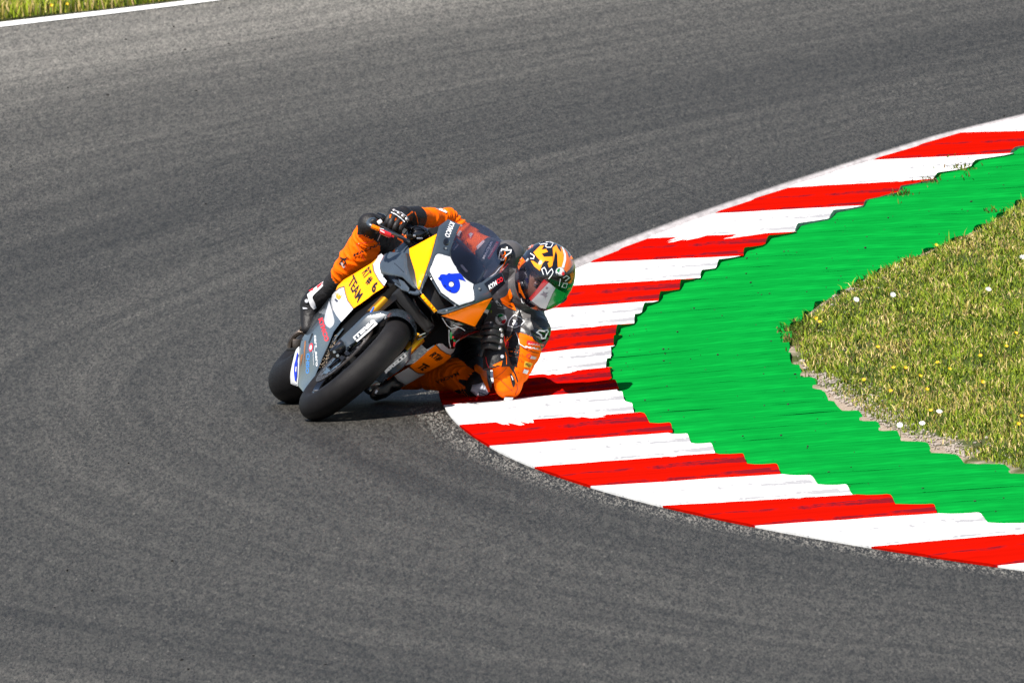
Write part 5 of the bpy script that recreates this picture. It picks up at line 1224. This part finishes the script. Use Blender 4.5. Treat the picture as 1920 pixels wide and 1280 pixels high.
gr, kr = glove((770, 408, -.38), (755, 403, -.31), [(737, 396.5, -.27), (745.5, 401, -.255), (753.5, 406.5, -.25), (760, 412.5, -.255)],
      [[(731, 406, -.235), (726, 418, -.225), (727, 428, -.25)], [(736, 412, -.215), (732, 423, -.205), (734, 432, -.235)], [(745, 418, -.215), (740, 428, -.205), (741, 436, -.235)], [(754, 422, -.225), (749, 431, -.215), (749, 438, -.245)]],
      [(752, 410, -.30), (744, 421, -.29), (737, 430, -.28)], [(760, 405, -.34, .040), (769, 407.5, -.37, .046), (780, 409, -.42, .052)], person, 'black glove closed on the throttle grip')
M_KNK = mat('knuckle_metal', (.50, .46, .46), .3, metal=.6)
def studs(kn, g, s=.0095):
    for k in kn:
        bm = bmesh.new(); bmesh.ops.create_uvsphere(bm, u_segments=12, v_segments=8, radius=s, matrix=Matrix.Translation(k - FWD * .017 + CX * .004 + CY * .002)); finish(bm, 'knuckle_stud', M_KNK, g, sub=True, angle=80)
studs(kr, gr)
dg_ = ray_depth([o.data for o in COL.objects if o.parent in (gr,) and o.name.startswith('finger')] + [gr.data])
decal('glove_trim', stroke(La((850, 205), (950, 250), (1060, 330), (1150, 420)), 1.6), dg_, M_LWHT, gr, off=.004)
decal('glove_trim', stroke(La((950, 175), (1080, 215), (1180, 290), (1250, 390)), 1.0), dg_, M_SILV, gr, off=.004)
decal('glove_patch', [La((825, 260), (860, 255), (840, 330), (815, 340)), La((940, 340), (980, 330), (960, 380), (925, 400)), La((1060, 410), (1100, 410), (1080, 460), (1020, 490))], dg_, M_SUIT, gr, off=.005)
dgc = ray_depth([o.data for o in COL.objects if o.parent is gr and o.name.startswith('cuff')] + [gr.data])
decal('cuff_stripe', [La((1190, 290), (1310, 180), (1340, 210), (1260, 265))], dgc, M_SUIT, gr, off=.004)
decal('cuff_stripe', stroke(La((1370, 200), (1420, 330), (1445, 470)), 1.2), dgc, M_SUIT, gr, off=.004)
bm = bmesh.new(); box_bm(bm, P(712, 416, -.22), (CX * .8 + CY * .6, CY * .8 - CX * .6, FWD), (.022, .018, .02), .006); finish(bm, 'glove_guard', M_LWHT, gr, sub=True)
bm = bmesh.new(); tube_bm(bm, [P(707, 404, -.27), P(716, 409, -.26), P(722, 413, -.26)], [.014, .019, .015], 12); finish(bm, 'grip_end', M_BLKG, bike)

DL = .10
gl_, kl = glove((931, 668, -0.210), (930, 648, -0.150), [(936.5, 620, -0.110), (938.3, 629.5, -0.100), (937, 640, -0.095), (934, 652, -0.105)],
      [[(926, 613, -0.085), (913, 612, -0.085), (905, 616, -0.110)], [(928, 623, -0.070), (913, 623, -0.070), (904, 627, -0.105)], [(927, 635, -0.065), (912, 635, -0.065), (904, 639, -0.105)], [(924, 648, -0.075), (912, 647, -0.075), (905, 650, -0.110)]],
      [(930, 635, -0.170), (920, 618, -0.180), (912, 606, -0.170)], [(930, 656, -0.145, .046), (930.5, 674, -0.130, .056), (932, 690, -0.125, .062)], person, 'black glove on the inside grip above the grounded elbow')
studs(kl, gl_)
bm = bmesh.new(); tube_bm(bm, [P(902, 668, -.17), P(914, 638, -.16), P(922, 606, -.20)], .015, 12); finish(bm, 'handlebar', M_BLK, bike)
dgl = ray_depth([o.data for o in COL.objects if o.parent is gl_ and o.name.startswith('cuff')] + [gl_.data])
decal('cuff_emblem', [Ln((740, 285), (955, 185), (935, 300), (925, 365), (850, 340))], dgl, M_SUIT, gl_, off=.004)
decal('cuff_emblem', [ring(941.7, 668, 3.4, 12)], dgl, M_SILV, gl_, off=.004)
decal('cuff_stripe', stroke(Ln((1020, 0), (1045, 120), (1045, 270)), 1.3), dgl, M_SUIT, gl_, off=.004)
decal('cuff_stripe', stroke(Ln((590, 100), (610, 220), (650, 330), (730, 375)), .9), dgl, M_LRED, gl_, off=.004)

# ------------------------------------------------------------------ helmet, face, visor
HC = P(1021, 518, -.18)
up2 = (CX * .51 + CY * .86).normalized(); la2 = (CX * .86 - CY * .51).normalized(); toc = -FWD
ph_, yw = radians(24), radians(12)
hF = (toc * cos(ph_) - up2 * sin(ph_)); hU = (up2 * cos(ph_) + toc * sin(ph_)); hL = la2
hF, hL = (hF * cos(yw) + hL * sin(yw)).normalized(), (hL * cos(yw) - hF * sin(yw)).normalized()
def shell(lon, lat, s=1.0):
    """lon from straight ahead to the rider's left, lat up"""
    x, y, z = cos(lat) * sin(lon), sin(lat), cos(lat) * cos(lon)       # left, up, forward
    ex = 0.90
    f = lambda q: math.copysign(abs(q) ** ex, q)
    X, Y, Z = .122 * f(x), .140 * f(y), .148 * f(z)
    if lat < 0:
        Z *= 1 + .14 * min(1, -lat * 1.3) * max(0, cos(lon)); X *= 1 - .10 * min(1, -lat)
        if y < -.72: Y = -.140 * (.72 ** ex) - (-y - .72) * .06
    else:
        if cos(lon) < 0: Z *= 1.03
    return HC + (hL * X + hU * Y + hF * Z) * s
NL, NT = 96, 64
LO, T0, T1 = radians(77), radians(-27), radians(19)
def in_window(lon, lat):
    return abs(lon) < LO and T0 - .10 * cos(lon) * 0 < lat < T1 and (abs(lon) / LO) ** 4 + ((lat - (T0 + T1) / 2) / ((T1 - T0) / 2)) ** 4 < 1.0
vs, fs = [], []
for j in range(NT + 1):
    la = -pi / 2 + pi * j / NT
    for i in range(NL): vs.append(shell(-pi + 2 * pi * i / NL, la))
for j in range(NT):
    la = -pi / 2 + pi * (j + .5) / NT
    for i in range(NL):
        lo2 = -pi + 2 * pi * (i + .5) / NL
        if in_window(lo2, la): continue
        fs.append((j * NL + i, j * NL + (i + 1) % NL, (j + 1) * NL + (i + 1) % NL, (j + 1) * NL + i))
hm = mesh('helmet', vs, fs)
full_fs = [(j * NL + i, j * NL + (i + 1) % NL, (j + 1) * NL + (i + 1) % NL, (j + 1) * NL + i) for j in range(NT) for i in range(NL)]
hfull = mesh('hfull', vs, full_fs)
bm = bmesh.new(); bm.from_mesh(hm); bmesh.ops.recalc_face_normals(bm, faces=bm.faces[:]); bmesh.ops.solidify(bm, geom=bm.faces[:], thickness=.014)
bpy.data.meshes.remove(hm)
M_HEL = mat('helmet_black', (0.007, 0.006, 0.010), 0.10, coat=0.8)
helmet = finish(bm, 'helmet', M_HEL, person, angle=50)
hd0 = ray_depth([hfull])
def hdec(name, polys, m, off=.0015, step=3, soft=0): return decal(name, polys, hd0, m, helmet, off=off, step=step, soft=soft)
M_HO = mat('helmet_orange', (0.98, 0.18, 0.002), 0.14, coat=0.8); M_HY = mat('helmet_amber', (0.98, 0.31, 0.002), 0.14, coat=0.8); M_HP = mat('helmet_coral', (.85, .22, .10), .2, coat=.8)
j_ = lambda *p: z12(940, 430, *p)
k_ = lambda *p: z12(940, 500, *p)
hdec('helmet_shard', [j_((700, 500), (840, 360), (930, 350), (880, 440), (980, 430), (1015, 490), (880, 530), (930, 600), (1120, 590), (1130, 700), (1110, 800), (1040, 835), (1010, 740), (1050, 700), (960, 680), (900, 740), (840, 905), (720, 810), (640, 680), (700, 690), (800, 760), (850, 680), (780, 610))], M_HY)
hdec('helmet_shard', [j_((1200, 330), (1120, 400), (1140, 700), (1160, 560), (1190, 460), (1220, 560), (1230, 820), (1320, 850), (1370, 640), (1350, 460), (1290, 380), (1310, 500), (1240, 420))], M_HY)
hdec('helmet_shard', [j_((1290, 370), (1350, 430), (1390, 620), (1350, 850), (1420, 940), (1500, 860), (1570, 760), (1590, 690), (1560, 600), (1520, 560), (1480, 620), (1440, 500), (1370, 420))], M_HO)
hdec('helmet_stripe', [j_((1300, 350), (1360, 410), (1410, 540), (1415, 660), (1370, 840), (1315, 835), (1360, 680), (1370, 560), (1340, 440))], M_LWHT, off=.003)
hdec('helmet_shard', [j_((450, 450), (560, 350), (720, 320), (690, 370), (600, 430), (490, 480))], M_HP)
hdec('helmet_stripe', stroke(j_((480, 470), (560, 400), (640, 360)), 1.2), M_LWHT, off=.003)
hdec('helmet_shard', [j_((335, 720), (450, 605), (535, 700), (430, 800), (380, 890), (350, 800))], M_HO)
hdec('helmet_shard', [j_((1500, 980), (1560, 930), (1600, 960), (1560, 1080), (1520, 1180), (1450, 1170), (1530, 1090))], M_HO)
hdec('helmet_shard', [k_((1440, 490), (1540, 430), (1520, 490), (1430, 510))], M_HO)
hdec('helmet_stripe', stroke(j_((830, 320), (900, 260), (980, 280), (1060, 260), (1135, 300), (1080, 390), (990, 390), (960, 360), (1000, 320), (930, 310), (850, 330)), 1.3), M_LWHT, off=.003, step=9)
hdec('helmet_stripe', stroke(j_((630, 520), (720, 580), (700, 640), (630, 630)), 1.5), M_LWHT, off=.003, step=9)
hdec('helmet_stripe', stroke(j_((920, 990), (880, 870), (940, 830), (970, 880), (1000, 980), (1060, 900), (1100, 860), (1130, 930), (1090, 1010), (1030, 1080)), 1.6), M_LWHT, off=.003, step=9)
hdec('helmet_stripe', stroke(j_((1350, 1060), (1430, 1010), (1490, 1060), (1390, 1130)), 1.3) + stroke(j_((1290, 1080), (1260, 1240)), 1.3) + stroke(j_((1340, 1180), (1440, 1180), (1410, 1280), (1320, 1260), (1350, 1200)), 1.0), M_LWHT, off=.003, step=9)
hdec('helmet_stripe', stroke(j_((350, 800), (240, 950), (210, 1100), (220, 1300)), 3.2) + stroke(k_((220, 460), (250, 620), (350, 890)), 3.4), M_LWHT, off=.003, step=9)
hdec('helmet_shard', [k_((360, 345), (400, 350), (430, 480), (530, 700), (490, 690), (430, 590), (380, 560), (380, 490))], M_HO, off=.003)
hdec('helmet_stripe', stroke(k_((500, 790), (460, 800), (430, 690), (390, 690), (400, 820), (440, 910), (620, 960), (650, 930)), 1.3) + stroke(k_((400, 990), (480, 1030), (600, 1040), (760, 1020)), 1.2), M_LWHT, off=.003, step=9)
hdec('helmet_badge', [ring(1050, 509.5, 8.6, 22)], M_SILV, off=.003)
hdec('helmet_badge', [ring(1050, 509.5, 7.6, 22)], M_LWHT, off=.004)
hdec('badge_green', [j_((1205, 900), (1250, 850), (1285, 850), (1250, 935))], M_LGRN, off=.006)
hdec('badge_red', [j_((1345, 910), (1385, 960), (1360, 1010), (1310, 985))], M_LRED, off=.006)
lettering('lettering', 'AGV', (1041.2, 514.5), (1054, 521.5), 4.2, hd0, M_INK, helmet, bold=.05, up=(2.0, -3.8), off=.006)
bm = bmesh.new(); box_bm(bm, hd0 and P(988.7, 487.5, hd0(988.7, 487.5) + .002), (CX * .6 + CY * .8, CY * .6 - CX * .8, FWD), (.016, .008, .008), .002); finish(bm, 'visor_pivot', M_SILV, helmet, sub=True)
# visor: curved clear shell; red, white and green tear-off bands printed on it
def vgrid(l0, l1, t0, t1, s, nl=24, ntt=14, test=True):
    rows = []
    for j in range(ntt + 1):
        rows.append([shell(l0 + (l1 - l0) * i / nl, t0 + (t1 - t0) * j / ntt, s) for i in range(nl + 1)])
    return rows
M_VIS = glass_material(); M_VIS.name = 'visor_glass'
for nd in M_VIS.node_tree.nodes:
    if nd.type == 'BSDF_TRANSPARENT': nd.inputs[0].default_value = (.78, .75, .78, 1)
    if nd.type == 'MIX_SHADER' and not nd.inputs[0].is_linked: nd.inputs[0].default_value = .06
me = grid('visor', vgrid(-LO - .03, LO + .03, T0 - .05, T1 + .04, 1.012, 40, 18)); bm = bmesh.new(); bm.from_mesh(me); bmesh.ops.solidify(bm, geom=bm.faces[:], thickness=.002)
visor = finish(bm, 'visor', M_VIS, helmet, sub=True)
vd = ray_depth([me]); 
def band(name, m, poly):
    return decal(name, poly, vd, m, helmet, off=.004, step=3)
M_BR = mat('visor_red', (.40, .012, .018), .2, coat=.5); M_BW = mat('visor_white', (.36, .35, .39), .25, coat=.5); M_BG = mat('visor_green', (.006, .17, .03), .2, coat=.5)
band('visor_band', M_BR, k_((930, 275), (1030, 345), (650, 750), (600, 690), (760, 510)))
band('visor_band', M_BW, k_((1035, 345), (1185, 465), (1110, 600), (970, 925), (850, 890), (655, 745)))
band('visor_band', M_BG, k_((1190, 470), (1420, 590), (1300, 740), (1100, 915), (975, 940), (1100, 640)))
decal('visor_script', [smooth_poly(k_((980, 440), (1030, 455), (1000, 500), (960, 480)), 1), k_((910, 530), (960, 580), (1030, 560), (980, 620), (1010, 640), (960, 680), (975, 740), (940, 650), (880, 620), (840, 610), (910, 580))], vd, mat('script_ink', (.16, .13, .17), .4), helmet, off=.006, step=4)
# head inside
bm = bmesh.new(); bmesh.ops.create_uvsphere(bm, u_segments=40, v_segments=28, radius=1.0)
for v in bm.verts:
    x, y, z = v.co.x, v.co.z, -v.co.y
    X, Y, Z = .072 * x, .105 * y, .092 * z
    if z > 0:
        Z += .020 * math.exp(-((x / .22) ** 2 + ((y + .22) / .25) ** 2))                      # nose
        Z -= .010 * (math.exp(-(((x - .42) / .22) ** 2 + ((y - .06) / .13) ** 2)) + math.exp(-(((x + .42) / .22) ** 2 + ((y - .06) / .13) ** 2)))   # sockets
        Z += .006 * math.exp(-((y - .26) / .12) ** 2) * (1 if abs(x) < .8 else 0)
        Z += .005 * math.exp(-((x / .3) ** 2 + ((y + .52) / .09) ** 2))
    v.co = HC + hL * X + hU * (Y - .015) + hF * (Z + .018)
head = finish(bm, 'face', M_SKIN, person, angle=80)
for s in (-1, 1):
    bm = bmesh.new(); c = HC + hL * s * .031 + hU * (-.008) + hF * .092
    bmesh.ops.create_uvsphere(bm, u_segments=16, v_segments=12, radius=.0125, matrix=Matrix.Translation(c)); e_ = finish(bm, 'eye', mat('eye_white', (.6, .58, .56), .25), head, sub=True)
    bm = bmesh.new(); bmesh.ops.create_uvsphere(bm, u_segments=12, v_segments=8, radius=.0062, matrix=Matrix.Translation(c + hF * .0085 + hL * .003)); finish(bm, 'iris', M_INK, head, sub=True)
    bm = bmesh.new(); tube_bm(bm, curve_pts([c + hU * .020 - hL * .020 + hF * .006, c + hU * .025 + hF * .013, c + hU * .020 + hL * .020 + hF * .007]), [.003] * 13, 8); finish(bm, 'eyebrow', mat('brow_hair', (.03, .02, .015), .7), head, sub=True)
    bm = bmesh.new(); tube_bm(bm, curve_pts([c - hL * .014 + hU * .001 + hF * .006, c + hU * .008 + hF * .0125, c + hL * .014 + hF * .006]), [.0025] * 13, 8); finish(bm, 'eyelid', M_SKIN, head, sub=True)
bm = bmesh.new()
for s in (-1, 1): bmesh.ops.create_icosphere(bm, subdivisions=2, radius=.035, matrix=Matrix.Translation(HC + hL * s * .088 + hF * .045 - hU * .03))
finish(bm, 'cheek_pad', mat('helmet_lining', (.02, .02, .03), .9), helmet, sub=True)
for nm in ('hfull', 'visor'):
    pass
